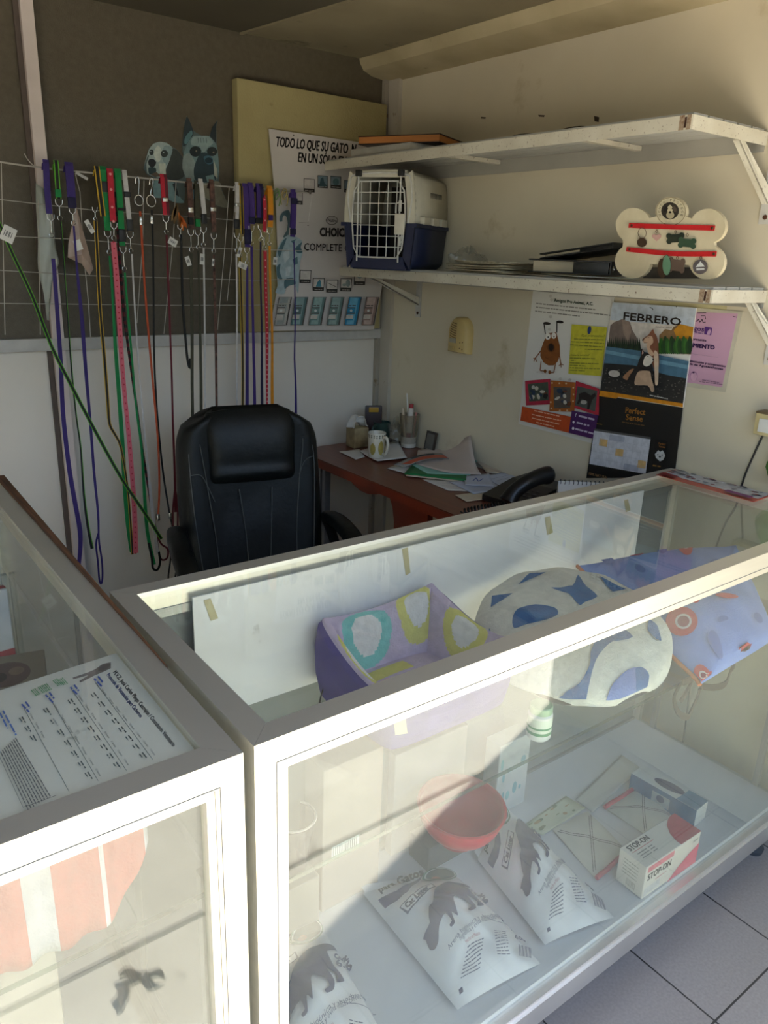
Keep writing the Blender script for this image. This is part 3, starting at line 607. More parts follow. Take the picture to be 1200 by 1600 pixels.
# ================================================================ things on the right wall
# ---- beige buzzer
def buzzer():
    c = V((XW, 2.128, 1.248)); w, h, dp = .105, .128, .035
    t = thing('wall_buzzer', 'yellowed beige wall buzzer with slanted vents, right of the desk clutter', 'buzzer', (XW, 2.128, 1.185))
    pl = pm('yellowed_plastic', (204, 178, 116), .45, ns=20)
    def out(z):  # rounded top
        k = (z+h/2)/h; return 1 if k < .6 else math.sqrt(max(0, 1-((k-.6)/.4)**2*.86))
    prof = [(-h/2+h*i/16) for i in range(17)]
    L = [V((0, -w/2*out(z), z)) for z in prof] + [V((0, w/2*out(z), z)) for z in prof[::-1]]
    mb = MB(); n = len(L)
    rings = [(0, 1), (-.012, 1), (-.027, .95), (-dp, .82)]
    for x, k in rings: mb.v += [c+V((x, p.y*k, p.z*(k if p.z > 0 else (k+1)/2))) for p in L]
    for r in range(3):
        for i in range(n): mb.f.append((r*n+i, r*n+(i+1) % n, (r+1)*n+(i+1) % n, (r+1)*n+i)); mb.m.append(0)
    mb.f.append(tuple(range(3*n, 4*n))); mb.m.append(0); mb.build('body', pl, t, smooth=50)
    sl = MB()
    for i in range(8):
        z = .045-i*.0085; hw = .036*out(z+.01)
        P = [c+V((-dp-.0004, y, z+.010*((y-.0)/.04)**2-.004)) for y in [hw*(.05+.95*k/6) for k in range(7)]]
        sl.ribbon(P, .003, (-1, 0, 0), .0006)
    sl.build('vent_slots', pm('vent_brown', (110, 88, 52), .8), t)
    MB().rbox(c+V((-dp-.001, .018, -.020)), (.003, .034, .016), .001).build('window', pm('grey_window', (150, 146, 130), .3), t)
    MB().rbox(c+V((-dp-.002, .022, -.050)), (.004, .03, .016), .001).rbox(c+V((-dp-.0045, .022, -.050)), (.002, .018, .005), .0005).build('label_plate', pm('plate_beige', (190, 166, 110), .5), t)
    for (y, z) in ((-.02, -.025), (-.02, -.045), (-.034, -.022), (-.034, -.048)):
        MB().lathe([(.0025, 0), (.0025, .001), (.001, .0014)], c+V((-dp+.001, y, z)), Matrix.Rotation(-PI/2, 3, 'Y'), n=10).build('screw', RUST, t)
buzzer()

# ---- dog poster
def sheet(name, label, cat, corners, off, mat, th=.0012, curl=None, loc=None):
    """paper sheet hung on the right wall, corners measured in the photograph on the wall plane"""
    P = [atX(x, y, XW-off) for x, y in corners]; t = thing(name, label, cat, (XW-off, sum(p.y for p in P)/4, min(p.z for p in P)))
    MB().prism(P, (th, 0, 0)).build('sheet', mat, t, smooth=0); return t
wallf = lambda o: (lambda px, py, off: atX(px, py, XW-o-off))
t = sheet('animal_poster', 'white animal-charity poster with a brown cartoon dog, left of the calendar', 'poster', [(834, 444), (962, 452), (926, 693), (810, 662)], .0022, PAPER)
d = Deco(crop(800, 440, 6.156, wallf(.0023)))
d.ell(258, 62, 30, 18, 'b08a3a').rect((715, 92), (762, 92), (762, 132), (715, 132), '5a2240').poly([(722, 128), (740, 100), (756, 128)], 'e6dcd6').rect((935, 105), (985, 108), (985, 150), (935, 146), '4f7a3c').poly([(945, 146), (962, 112), (980, 148)], 'e0e4d6')
d.text('Amigos', (768, 124), (930, 132), 36, 'b04632').small((768, 136), (925, 146), 12, '8a7a72')
d.text('Amigos Pro Animal, A.C.', (403, 192), (778, 228), 30, '2c4a2c', 1.5)
for a, b in (((232, 214), (800, 276)), ((228, 250), (945, 330)), ((222, 288), (650, 338))): d.small(a, b, 13, '98928a', .8)
d.ell(330, 870, 100, 16, 'd2ccc4')
d.line([(320, 500), (306, 395)], 10, '2a211a').line([(430, 490), (432, 380)], 10, '2a211a').ell(335, 402, 36, 14, '2a211a', .1).ell(462, 388, 34, 14, '2a211a', .1)
d.poly([(322, 500), (425, 486), (440, 540), (460, 620), (462, 700), (440, 770), (400, 806), (350, 806), (300, 775), (272, 715), (276, 660), (300, 590), (318, 545)], '8a4f1c')
d.line([(275, 670), (222, 738)], 9, '8a4f1c').line([(222, 738), (205, 735)], 7, '8a4f1c').line([(222, 738), (210, 768)], 7, '8a4f1c').line([(222, 738), (240, 770)], 7, '8a4f1c')
d.line([(455, 700), (470, 792)], 9, '8a4f1c').line([(470, 792), (450, 810)], 7, '8a4f1c').line([(470, 792), (474, 825)], 7, '8a4f1c').line([(470, 792), (496, 802)], 7, '8a4f1c')
d.line([(280, 765), (270, 855), (312, 862)], 9, '8a4f1c').line([(418, 785), (402, 875), (368, 876)], 9, '8a4f1c').ell(318, 862, 14, 18, '8a4f1c').ell(362, 872, 14, 18, '8a4f1c')
d.ell(344, 527, 27, 32, 'efe9de').ell(402, 520, 24, 30, 'efe9de').ell(347, 534, 7, 8, '1a1512').ell(404, 530, 6, 8, '1a1512').ell(375, 635, 36, 44, '6a3a12').ell(375, 632, 24, 36, '2a1a10').line([(320, 730), (350, 740)], 3, '5a3010')
d.rect((575, 410), (915, 440), (860, 910), (542, 885), 'c9c138').ell(744, 466, 18, 40, '2a3d78', .15)
d.text('¿Qué promovemos?', (660, 528), (890, 536), 24, '3a4a20').text('¿Cómo te sumamos?', (556, 714), (745, 714), 18, '3a4a20')
for a, b in (((595, 556), (882, 566)), ((570, 582), (885, 600)), ((560, 612), (885, 634)), ((700, 655), (880, 662)), ((556, 738), (800, 746)), ((566, 762), (610, 764)), ((556, 785), (840, 796)), ((556, 808), (710, 816)), ((556, 832), (850, 844)), ((556, 856), (700, 864))): d.small(a, b, 12, '7d8030', .7)
for q, inn, c, c2 in (([(125, 955), (368, 935), (372, 1180), (135, 1192)], [(152, 985), (348, 965), (352, 1140), (165, 1155)], 'b22440', '4a5244'), ([(375, 950), (610, 970), (600, 1255), (358, 1245)], [(398, 1012), (566, 1018), (560, 1215), (405, 1220)], 'a85c1e', '5a5048'), ([(615, 955), (838, 1030), (835, 1290), (600, 1215)], [(630, 1005), (822, 1050), (800, 1250), (605, 1190)], 'b4283c', '4e544e')):
    d.rect(*q, c).rect(*inn, c2); cx = sum(p[0] for p in inn)/4; cy = sum(p[1] for p in inn)/4
    rnd = random.Random(int(cx))
    if c != 'b4283c':
        for k in range(12): d.ell(cx+rnd.uniform(-70, 70), cy+rnd.uniform(-70, 70), rnd.uniform(10, 26), rnd.uniform(14, 34), rnd.choice(['1e1a18', '8a6a4a', 'b8b4aa', '6a3a22', '2a3a50', 'c8c0b0']), rnd.uniform(0, 3), 10)
    else:
        d.poly([(640, 1080), (700, 1060), (760, 1095), (800, 1070), (806, 1100), (770, 1140), (758, 1180), (740, 1230), (722, 1225), (728, 1150), (670, 1130), (640, 1180), (622, 1175), (645, 1120)], '241a18').ell(690, 1160, 30, 20, 'b0aca4')
for x, y in ((385, 975), (455, 978), (520, 980), (590, 1020), (592, 1085), (588, 1150), (372, 1160), (378, 1220), (460, 1240), (530, 1240)): d.ell(x, y, 9, 9, 'd8b890', 0, 8)
d.rect((98, 1200), (575, 1302), (545, 1455), (80, 1335), 'c04a18'); d.rect((575, 1240), (830, 1285), (790, 1515), (545, 1455), '4c1f5c')
for a, b in (((212, 1246), (455, 1300)), ((190, 1282), (470, 1342)), ((190, 1316), (452, 1376)), ((232, 1358), (405, 1400))): d.small(a, b, 14, 'eab89a', .7)
d.text('f', (604, 1298), (618, 1300), 34, 'efe8ee', 2).ell(592, 1352, 10, 12, 'e0d6e2').ell(588, 1412, 12, 14, 'e0d6e2'); d.small((640, 1300), (790, 1336), 22, 'cfc0d4').small((620, 1362), (740, 1394), 20, 'cfc0d4').small((608, 1424), (780, 1470), 20, 'cfc0d4')
for x, y in ((445, 92), (372, 140), (380, 176), (372, 338), (360, 460), (465, 935), (556, 946)): d.ell(x, y, 16, 16, 'cdc6bc', 0, 8)
d.build('print', t)

# ---- pink certificate in a pale sleeve
t = sheet('certificate', 'pink certificate in a pale plastic sleeve, tucked behind the calendar', 'certificate', [(1050, 478), (1160, 487), (1133, 613), (1030, 598)], .0035, pm('sleeve_plastic', (198, 190, 168), .35))
MB().prism([atX(x, y, XW-.0039) for x, y in ((1054, 486), (1153, 490), (1128, 605), (1034, 592))], (.0004, 0, 0)).build('pink_page', pm('pink_page', (204, 158, 182), .6, ns=3), t, smooth=0)
d = Deco(crop(1060, 470, 5.517, wallf(.0041)))
d.line([(165, 105), (240, 104)], 7, '2a2026').line([(195, 130), (230, 128), (235, 160)], 5, '2a2026').line([(150, 180), (175, 160), (185, 185), (205, 160), (212, 186), (235, 184)], 6, '2a2026')
d.text('gos', (128, 252), (218, 264), 40, '5a2a78', 2).rect((226, 222), (292, 232), (282, 298), (222, 288), '5a2a78').poly([(244, 290), (252, 262), (272, 240), (280, 262), (270, 292)], 'c8a0bc').small((140, 276), (210, 286), 10, '7a5a88')
d.text('presente', (118, 338), (238, 352), 22, '4a2a52', 1).text('IMIENTO', (108, 396), (308, 418), 34, '3c1858', 4)
d.line([(110, 455), (340, 488)], 2, 'a08296').text('laboración y compromiso', (90, 524), (404, 572), 18, '4a2a52', 2).text('gía de Aguascalientes', (84, 548), (382, 596), 18, '4a2a52', 2)
d.ell(132, 650, 34, 44, 'a67a9a').ell(132, 655, 28, 38, 'cfa2ba').ell(130, 618, 10, 8, '4a2a52').ell(78, 636, 8, 16, '3a2030').small((205, 686), (350, 710), 9, '8a6a80').small((180, 700), (380, 726), 9, '8a6a80').small((470, 138), (505, 146), 8, '5a4050')
d.build('print', t)
tag(MB().prism([atX(x, y, XW-.0007) for x, y in ((1015, 470), (1136, 478), (1135, 487), (1014, 479))], (.0006, 0, 0)).build('adhesive_tape', pm('yellow_tape', (206, 196, 150), .5)), 'strip of yellowed tape on the wall above the pink certificate', 'tape')

# ---- calendar
t = sheet('wall_calendar', 'hanging wall calendar headed FEBRERO with two huskies over a black leaf', 'calendar', [(957, 472), (1088, 481), (1067, 637), (937, 617)], .012, PAPER, .004)
MB().prism([atX(x, y, XW-.011) for x, y in ((937, 609), (1068, 626), (1053, 746), (916, 747))], (.002, 0, 0)).build('lower_leaf', pm('calendar_black', (22, 21, 20), .45), t, smooth=0)
d = Deco(crop(910, 460, 5.3316, wallf(.0121)))
def Lp(a, b, k): return (a[0]+(b[0]-a[0])*k, a[1]+(b[1]-a[1])*k)
TL, TR, BL, BR = (250, 66), (948, 112), (148, 800), (838, 908)
def q(u, v): return Lp(Lp(TL, TR, u), Lp(BL, BR, u), v)
def band(v0a, v0b, v1a, v1b, c): d.rect(q(0, v0a), q(1, v0b), q(1, v1b), q(0, v1a), c)
band(0, 0, .5, .5, 'c3ccd8'); band(.2, .2, .5, .5, 'd8cfc6')
d.poly([(232, 260), (262, 232), (330, 206), (395, 228), (418, 300), (446, 345), (470, 400), (470, 440), (212, 440)], '7a6a62').poly([(330, 206), (395, 228), (410, 300), (380, 400), (340, 320)], '948074')
d.poly([(640, 340), (690, 288), (740, 300), (760, 270), (800, 250), (925, 275), (905, 500), (640, 480)], '8a6a44').poly([(760, 300), (810, 246), (925, 272), (915, 400), (850, 360), (790, 372)], 'c88a1e')
for i in range(18):
    x = 212+i*15.5; hh = 40+((i*37) % 50)
    d.poly([(x-14, 470), (x, 400-hh*.6), (x+14, 470)], ['20301e', '283a22', '1a2a1c'][i % 3])
for i in range(16):
    x = 640+i*17; hh = 60+((i*53) % 80)
    d.ell(x, 470-hh*.35, 20, 24+hh*.4, ['2c5a22', '3a6a26', '24481e', '1e3a1e'][i % 4], 0, 10)
d.poly([q(0, .50), (480, 470), (640, 505), q(1, .56), q(1, .74), q(0, .70)], '4a7088').poly([q(0, .54), q(1, .60), q(1, .64), q(0, .58)], '6a94aa')
d.poly([q(0, .69), (420, 590), (700, 670), q(1, .74), BR, BL], '2c2a28')
rnd = random.Random(4)
for k in range(150):
    p = q(rnd.uniform(.02, .98), rnd.uniform(.74, .98)); d.ell(p[0], p[1], rnd.uniform(4, 9), rnd.uniform(3, 6), rnd.choice(['5a564e', '46423c', '6e6a60', '383430']), 0, 6)
d.round = True      # dogs
d.poly([(520, 380), (500, 388), (500, 372), (545, 340), (558, 325), (588, 288), (600, 320), (618, 345), (632, 400), (636, 480), (640, 560), (632, 650), (628, 750), (606, 750), (600, 640), (560, 520), (545, 460), (538, 410)], '7a4a34')
d.poly([(505, 382), (545, 350), (580, 350), (590, 400), (560, 440), (600, 500), (560, 510), (535, 430), (540, 408), (512, 404)], 'c8a488').poly([(598, 470), (632, 500), (634, 640), (628, 748), (606, 748), (600, 620)], 'cdb49c').line([(512, 404), (545, 398)], 3, '2a1a14').ell(505, 380, 6, 7, '1c1412').line([(545, 360), (556, 358)], 4, '1c1412')
d.poly([(490, 500), (482, 460), (500, 452), (515, 480), (545, 488), (590, 530), (596, 548), (580, 575), (590, 640), (575, 700), (600, 790), (575, 815), (540, 770), (440, 760), (420, 720), (350, 710), (340, 680), (400, 640), (450, 610), (470, 550)], '241e1c')
d.poly([(520, 520), (555, 505), (590, 530), (585, 560), (560, 590), (530, 600), (505, 580)], 'd8cec2').poly([(470, 640), (560, 640), (575, 700), (600, 790), (578, 815), (545, 760), (440, 755), (440, 700)], 'b89a80').poly([(335, 690), (395, 630), (430, 620), (390, 680), (372, 715)], '9a7050').ell(265, 660, 48, 28, 'b8b0a8', .1).ell(590, 540, 7, 8, '16100e').ell(545, 516, 5, 4, '16100e').line([(470, 610), (540, 632), (585, 610)], 8, '16100e').poly([(496, 500), (500, 456), (510, 490)], 'c8a090')
d.round = False; d.text('FEBRERO', (330, 206), (815, 258), 62, '33261f', 4).text('CALENDARIO', (608, 276), (745, 286), 14, '6a5a50').small((560, 842), (712, 874), 8, 'c8c8c4')
d.line([(560, 108), (582, 116), (588, 130)], 6, '1a1a1a')
d.build('photo_print', t)
d = Deco(crop(910, 460, 5.3316, wallf(.0131)))
d.poly([(148, 800), (838, 906), (836, 940), (300, 856), (280, 868), (138, 846)], 'd98c14')
d.text('Perfect', (352, 985), (520, 1003), 48, 'c8873a', 2).text('Sense', (356, 1042), (498, 1060), 48, 'c8873a', 2).small((330, 1066), (515, 1096), 10, '7a5a30')
A, B, C_, D_ = (100, 1118), (570, 1190), (526, 1496), (58, 1412)
d.rect(A, B, C_, D_, 'd4d4da'); g = lambda u, v: Lp(Lp(A, B, u), Lp(D_, C_, u), v)
d.rect(g(0, 0), g(1, 0), g(1, .06), g(0, .06), '5a5856').rect(g(.28, .1), g(.55, .1), g(.55, .25), g(.28, .25), 'b2b4c0').rect(g(.6, .82), g(.86, .82), g(.86, .98), g(.6, .98), 'b2b4c0')
for u, v in ((.12, .25), (.42, .45), (.84, .66)): d.rect(g(u, v), g(u+.14, v), g(u+.14, v+.2), g(u, v+.2), 'e0b878')
for k in range(1, 7): d.line([g(k/7, .08), g(k/7, 1)], 1.6, 'b8bac2')
for k in range(1, 5): d.line([g(0, .08+k*.184), g(1, .08+k*.184)], 1.6, 'b8bac2')
d.small((118, 1080), (165, 1088), 10, '8a6a30').text('100% NATURAL', (46, 1500), (208, 1536), 20, 'c8a070', 1)
d.rect((605, 1205), (705, 1220), (680, 1440), (578, 1425), '0c0b0a').text('Perfect', (632, 1250), (692, 1258), 18, 'b8742c').text('Sense', (636, 1272), (688, 1280), 16, 'b8742c')
d.poly([(612, 1360), (604, 1330), (622, 1310), (632, 1296), (648, 1312), (668, 1298), (680, 1318), (690, 1345), (672, 1380), (645, 1390)], 'c8c8c6').ell(645, 1352, 9, 8, '1a1a1a').ell(628, 1335, 6, 5, '2a2a2a').ell(664, 1338, 6, 5, '2a2a2a').small((585, 1430), (650, 1440), 14, '9a7030')
d.build('leaf_print', t)
tag(MB().tube([atX(1057, 479, XW-.020), atX(1057, 480, XW-.001)], .0015, 6).build('nail', BLACKP), 'small dark nail holding the top of the calendar', 'nail')

# ---- socket box, cable and green leaf by the right edge of the frame
t = thing('socket_box', 'beige surface-mounted socket box on the right wall at the edge of the view', 'socket', (XW, .94, 1.115))
MB().rbox((XW-.021, .935, 1.142), (.042, .075, .056), .004).build('body', pm('socket_beige', (206, 190, 140), .5), t)
MB().rbox((XW-.021, .935, 1.171), (.043, .077, .006), .002).build('lid', pm('socket_brown', (110, 92, 66), .6), t)
MB().rbox((XW-.043, .935, 1.14), (.003, .05, .034), .001).build('face_plate', WHITEP, t)
tag(MB().tube(smooth_path([atX(1193, 678, XW-.008), atX(1178, 710, XW-.004), atX(1163, 745, XW-.004), atX(1150, 790, XW-.004), atX(1128, 830, XW-.004), (XW-.004, 1.05, .6), (XW-.004, 1.03, .3), (XW-.004, 1.02, .1)]), .0026, 6).build('cable', BLACKP, smooth=60), 'thin black cable running down the right wall from the socket box', 'cable')
crumple('green_bag', 'green leafy plastic bag hanging at the right edge beside the socket box', 'bag', (XW-.03, .878, 1.0), (.025, .045, .045), pm('green_plastic', (98, 150, 66), .5, c2=(70, 116, 44), ns=14), 8, .3)
# small dark marks on the plaster
for (x, y, w_, h_) in ((846, 181, 5, 1.6), (755, 184, 4, 1.5), (932, 186, 4, 5)):
    o = MB().prism([atX(a, b, XW-.0006) for a, b in ((x-w_, y-h_), (x+w_, y-h_*.6), (x+w_*.8, y+h_), (x-w_*.8, y+h_*.7))], (.0004, 0, 0)).build('wall_mark', pm('wall_chip', (70, 56, 42), .9), smooth=0)
    tag(o, kind='structure')
# ================================================================ back wall
YP = 2.585
pts = [atY(*q, 2.60) for q in ((370, 121), (598, 163))]
fx0 = pts[0].x; fz1 = pts[0].z
foam = MB().rbox(((fx0+1.935)/2, 2.6195, (1.229+fz1)/2), (1.935-fx0, .04, fz1-1.229), .004).build('foam_board', pm('yellowed_foam', (180, 168, 120), .85, c2=(164, 150, 102), ns=7, amt=1, bump=.3, bs=160, dirt=(120, 104, 60), ds=8, dthr=.64))
tag(foam, 'yellowed foam insulation board leaning on the dark panel behind the cat food poster', 'foam board')
# ---- cat food poster (cardboard display leaning on the foam)
bf = lambda o: (lambda px, py, off: atY(px, py, YP-o-off))
t = thing('cat_food_poster', 'pale cat food poster starting TODO LO QUE SU GATO, partly behind the carrier', 'poster', (1.65, YP, 1.23))
PP = [(420, 201), (560, 222), (606, 228), (602, 420), (584, 515), (421, 517), (436, 440), (431, 320)]
MB().prism([atY(*q, YP) for q in PP], (0, .003, 0)).build('sheet', pm('faded_poster_card', (212, 204, 196), .6, ns=3), t, smooth=0)
A = crop(410, 190, 6.3158, bf(.0003)); d = Deco(A)
d.text('TODO LO QUE SU GATO', (128, 240), (838, 312), 96, '2a2422', 5).text('N', (872, 314), (915, 318), 96, '2a2422', 5)
d.text('EN UN SÓLO EN', (345, 392), (820, 434), 92, '2a2422', 5)
d.ell(308, 134, 7, 7, '4a4440', 0, 8)
for x, y, w_, h_, fc in ((408, 560, 108, 140, None), (545, 530, 100, 130, '7e9096'), (672, 535, 105, 130, '8a9a9e'), (285, 680, 112, 140, None), (806, 575, 100, 130, '7a8a90')):
    d.rect((x, y), (x+w_, y+8), (x+w_, y+h_), (x, y+h_-8), '3a332e').rect((x+5, y+6), (x+w_-5, y+12), (x+w_-5, y+h_-36), (x+5, y+h_-42), fc or 'd2c8c0').small((x+10, y+h_-16), (x+w_-10, y+h_-10), 12, 'b0a8a0')
d.poly([(562, 640), (575, 560), (600, 548), (610, 600), (640, 640)], '40585e').ell(726, 595, 30, 34, '5a787c')
d.line([(490, 728), (455, 980)], 5, 'ece6de').line([(360, 995), (460, 1000)], 4, 'a49a90').ell(450, 1024, 6, 6, '6a625a', 0, 8)
d.ell(686, 975, 60, 44, '6a6058').ell(686, 975, 54, 38, 'cfc6be').text('Nutro', (640, 985), (732, 995), 34, '5a5048', 1)
d.text('CHOICE', (560, 1125), (840, 1132), 82, '3c342e', 7)
d.text('COMPLETE C', (408, 1270), (858, 1282), 72, '3a322e', 1)
d.round = True      # cat in blue-grey
cat = 'a8bcc0'; cs = '4e7078'
d.poly([(170, 985), (175, 930), (210, 885), (262, 874), (276, 930), (270, 1010), (262, 1090), (250, 1150), (205, 1140), (238, 1080), (250, 1010), (240, 945), (215, 925), (200, 950), (196, 985)], '5a7276')
d.poly([(250, 1120), (340, 1140), (395, 1185), (375, 1240), (398, 1290), (370, 1400), (360, 1600), (352, 1700), (330, 1640), (290, 1560), (240, 1620), (215, 1700), (130, 1690), (150, 1620), (140, 1500), (130, 1400), (140, 1280), (180, 1190)], cat)
for q in ([(150, 1280), (200, 1180), (240, 1150), (200, 1260), (170, 1340)], [(345, 1225), (392, 1190), (378, 1240), (395, 1290), (350, 1300), (320, 1260)], [(140, 1440), (180, 1400), (170, 1480), (200, 1560), (150, 1540)], [(300, 1360), (345, 1330), (350, 1400), (310, 1420)], [(220, 1560), (300, 1540), (330, 1600), (260, 1620), (220, 1650)], [(280, 1180), (330, 1160), (310, 1210)]): d.poly(q, cs)
for q in ([(200, 1300), (260, 1260), (270, 1340), (220, 1400)], [(230, 1440), (280, 1430), (270, 1520), (230, 1530)]): d.poly(q, 'c4d0d0')
d.round = False; B = crop(410, 380, 6.0, bf(.0022)); d.map = B
for x, y, k in ((352, 252, None), (475, 326, '4a8a9a'), (602, 342, 'l'), (733, 330, 'd'), (862, 270, 'c')):
    d.rect((x, y), (x+108, y+2), (x+100, y+122), (x-4, y+120), '33302c').rect((x+6, y+6), (x+102, y+8), (x+98, y+88), (x+3, y+86), 'd0c8be').small((x+14, y+110), (x+86, y+112), 9, 'a8a098')
    if k == 'l': d.line([(x+10, y+30), (x+95, y+70)], 6, '6a645c')
    elif k == 'd': d.ell(x+70, y+45, 22, 34, '8a9690').ell(x+35, y+60, 20, 12, '98a29a')
    elif k == 'c': d.ell(x+50, y+40, 24, 20, '7a949c')
    elif k: d.poly([(x+26, y+82), (x+40, y+40), (x+62, y+14), (x+74, y+30), (x+76, y+82)], k)
for x0, c, c2 in ((110, 'b8b4aa', '9aa09a'), (262, '5c7a78', '8aa6a4'), (432, '6c8a86', '94b0aa'), (602, '6a8480', '94aaa6'), (766, '2a86b0', '6cb4d0'), (928, '9a8078', 'c4aca2')):
    s = 46
    d.rect((x0+s, 505), (x0+s+122, 505), (x0+122, 770), (x0, 770), '5a5650').rect((x0+s+6, 507), (x0+s+116, 507), (x0+112, 764), (x0+6, 764), c).rect((x0+s+14, 508), (x0+s+90, 508), (x0+88, 760), (x0+22, 760), c2)
    d.rect((x0+36, 600), (x0+106, 600), (x0+98, 664), (x0+26, 664), '4a443e').rect((x0+35, 610), (x0+104, 610), (x0+98, 652), (x0+28, 652), c).ell(x0+66, 632, 12, 12, 'cfd4d0').rect((x0+22, 672), (x0+88, 672), (x0+82, 708), (x0+16, 708), 'c8c2b8').small((x0+46, 590), (x0+110, 590), 12, '4a443e').rect((x0+10, 712), (x0+84, 712), (x0+82, 722), (x0+8, 722), c)
    d.line([(x0+s+110, 520), (x0+112, 760)], 5, '4a4640')
d.build('print', t)
# ---- two dog cut-outs stuck on the dark panel
def sticker(name, label, outline, draw):
    t = thing(name, label, 'dog cut-out', atY(280, 300, YW-.004)); cf = crop(200, 170, 7.5, lambda px, py, off: atY(px, py, YW-.004-off))
    MB().prism([cf(x, y, 0) for x, y in outline], (0, .002, 0)).build('card', pm('faded_photo_card', (92, 108, 108), .5, ns=20), t, smooth=0)
    d = Deco(cf); d.round = True; draw(d); d.build('print', t)
def beagle(d):
    d.poly([(310, 840), (450, 850), (560, 880), (600, 1020), (660, 1100), (560, 1100), (460, 1060), (400, 1040), (305, 1030)], '7fa0a2').poly([(520, 880), (560, 870), (600, 1030), (560, 1010)], '2a3438')
    d.poly([(215, 740), (195, 650), (225, 540), (250, 470), (300, 410), (370, 388), (450, 400), (505, 440), (530, 500), (500, 590), (460, 680), (445, 800), (330, 800), (250, 770)], 'a9bab6')
    d.poly([(190, 700), (205, 620), (235, 540), (245, 560), (215, 650), (225, 770)], '5a6c6c').poly([(520, 470), (580, 490), (640, 570), (690, 680), (680, 760), (620, 820), (520, 840), (445, 800), (440, 720), (480, 620), (500, 560)], '39403c')
    d.poly([(420, 440), (500, 440), (520, 500), (480, 600), (450, 660), (400, 580)], '8aa0a0').poly([(350, 430), (400, 500), (380, 600), (340, 620), (300, 520)], 'ccd4c8').poly([(360, 640), (440, 640), (445, 790), (380, 780)], 'c8d0c0')
    d.ell(275, 510, 26, 34, '27302f').ell(425, 525, 42, 42, '2a3432', .3).poly([(235, 620), (250, 592), (300, 590), (330, 625), (320, 660), (290, 690), (262, 680), (240, 650)], '182026').poly([(240, 690), (320, 690), (330, 740), (280, 770), (245, 760)], '2a4448').poly([(262, 770), (330, 740), (400, 790), (320, 800)], '6a5a4a')
    d.ell(268, 500, 5, 6, 'b8c8c8', 0, 8).ell(418, 512, 6, 7, 'b8c8c8', 0, 8)
def boxer(d):
    d.poly([(700, 830), (1060, 850), (1100, 960), (1180, 1150), (1060, 1140), (900, 1040), (760, 1060), (720, 960)], '8e8a76').poly([(740, 860), (830, 870), (850, 1060), (760, 1060)], '5e7a80')
    d.poly([(640, 420), (650, 300), (672, 150), (690, 88), (720, 140), (760, 240), (765, 300), (700, 400), (660, 440)], '27393f').poly([(660, 400), (672, 330), (740, 250), (755, 300), (690, 410)], '5c8488')
    d.poly([(960, 310), (1000, 200), (1040, 150), (1052, 130), (1030, 220), (1030, 420), (990, 400)], '233036')
    d.poly([(640, 700), (650, 540), (690, 420), (760, 320), (860, 318), (950, 322), (1010, 380), (1045, 450), (1060, 600), (1065, 740), (1030, 840), (900, 870), (720, 860)], '6f898a')
    d.poly([(760, 330), (850, 322), (950, 326), (1000, 400), (940, 450), (880, 520), (840, 440), (740, 420)], '93a8a6').poly([(650, 560), (720, 520), (790, 640), (770, 820), (700, 850), (640, 700)], '8c9a96')
    d.ell(790, 500, 68, 62, '222c2e').ell(985, 500, 60, 54, '222c2e').poly([(850, 520), (930, 520), (1000, 600), (1040, 760), (1000, 860), (800, 850), (770, 720), (800, 610)], '263c44')
    d.poly([(890, 560), (960, 550), (1000, 600), (990, 640), (940, 650), (900, 620)], '3f6878').ell(945, 605, 44, 34, '17323c').poly([(1000, 590), (1040, 700), (1050, 820), (1010, 780)], 'b4b8a8').poly([(910, 790), (1000, 770), (1020, 840), (930, 860)], '7a9a98').ell(800, 496, 10, 10, 'a89a80', 0, 10).ell(1002, 510, 9, 8, 'a89a80', 0, 10).ell(796, 496, 5, 5, '0e1214', 0, 8).ell(1000, 510, 4, 4, '0e1214', 0, 8)
    for x in (820, 850, 885, 915): d.line([(x, 340), (x+6, 400)], 5, '4a5e60')
sticker('beagle_cutout', 'faded photo cut-out of a droopy-eared beagle head on the dark panel', [(185, 700), (205, 600), (245, 470), (300, 405), (370, 385), (450, 397), (510, 440), (580, 485), (640, 565), (692, 680), (685, 770), (660, 1105), (460, 1064), (302, 1034), (305, 810), (230, 775)], beagle)
sticker('boxer_cutout', 'faded photo cut-out of a prick-eared boxer head on the dark panel', [(694, 700), (640, 500), (638, 420), (650, 300), (670, 150), (690, 84), (722, 140), (768, 260), (860, 314), (955, 318), (1000, 200), (1054, 126), (1034, 220), (1040, 430), (1064, 600), (1070, 760), (1064, 850), (1184, 1154), (1060, 1144), (900, 1044), (700, 1066)], boxer)

# ---- cord and net of string the leashes hang on
YN = 2.56
cord = pm('pale_cord', (190, 184, 172), .8, ns=60)
def pY(pts, y): return [atY(px, py, y) for px, py in pts]
t = thing('string_net', 'pale string net with a thick top cord that the leashes hang from', 'string net', atY(220, 523, YN))
MB().tube(smooth_path(pY([(-6, 252), (58, 261), (160, 272), (250, 281), (310, 287), (368, 293), (445, 298), (480, 301)], YN), 3), .0026, 6).build('top_cord', cord, t, smooth=60)
for row in ([(-6, 311), (90, 322), (160, 330), (280, 337), (365, 344)], [(-6, 368), (120, 374), (260, 385), (365, 389), (445, 391), (480, 392)], [(-6, 422), (150, 431), (300, 435), (398, 438), (462, 436)], [(-6, 474), (100, 475), (250, 477), (396, 477), (456, 474)]):
    MB().tube(pY(row, YN+.002), .0012, 5).build('cross_string', cord, t, smooth=60)
for col in ([(2, 254), (8, 523)], [(117, 270), (125, 300), (131, 400), (138, 470), (142, 535)], [(225, 282), (223, 380), (214, 505)], [(275, 284), (271, 370), (256, 522)], [(358, 294), (352, 380), (340, 515)], [(60, 312), (63, 523)], [(368, 296), (362, 400), (355, 470)]):
    MB().tube(pY(col, YN-.001), .0013, 5).build('hanging_string', cord, t, smooth=60)
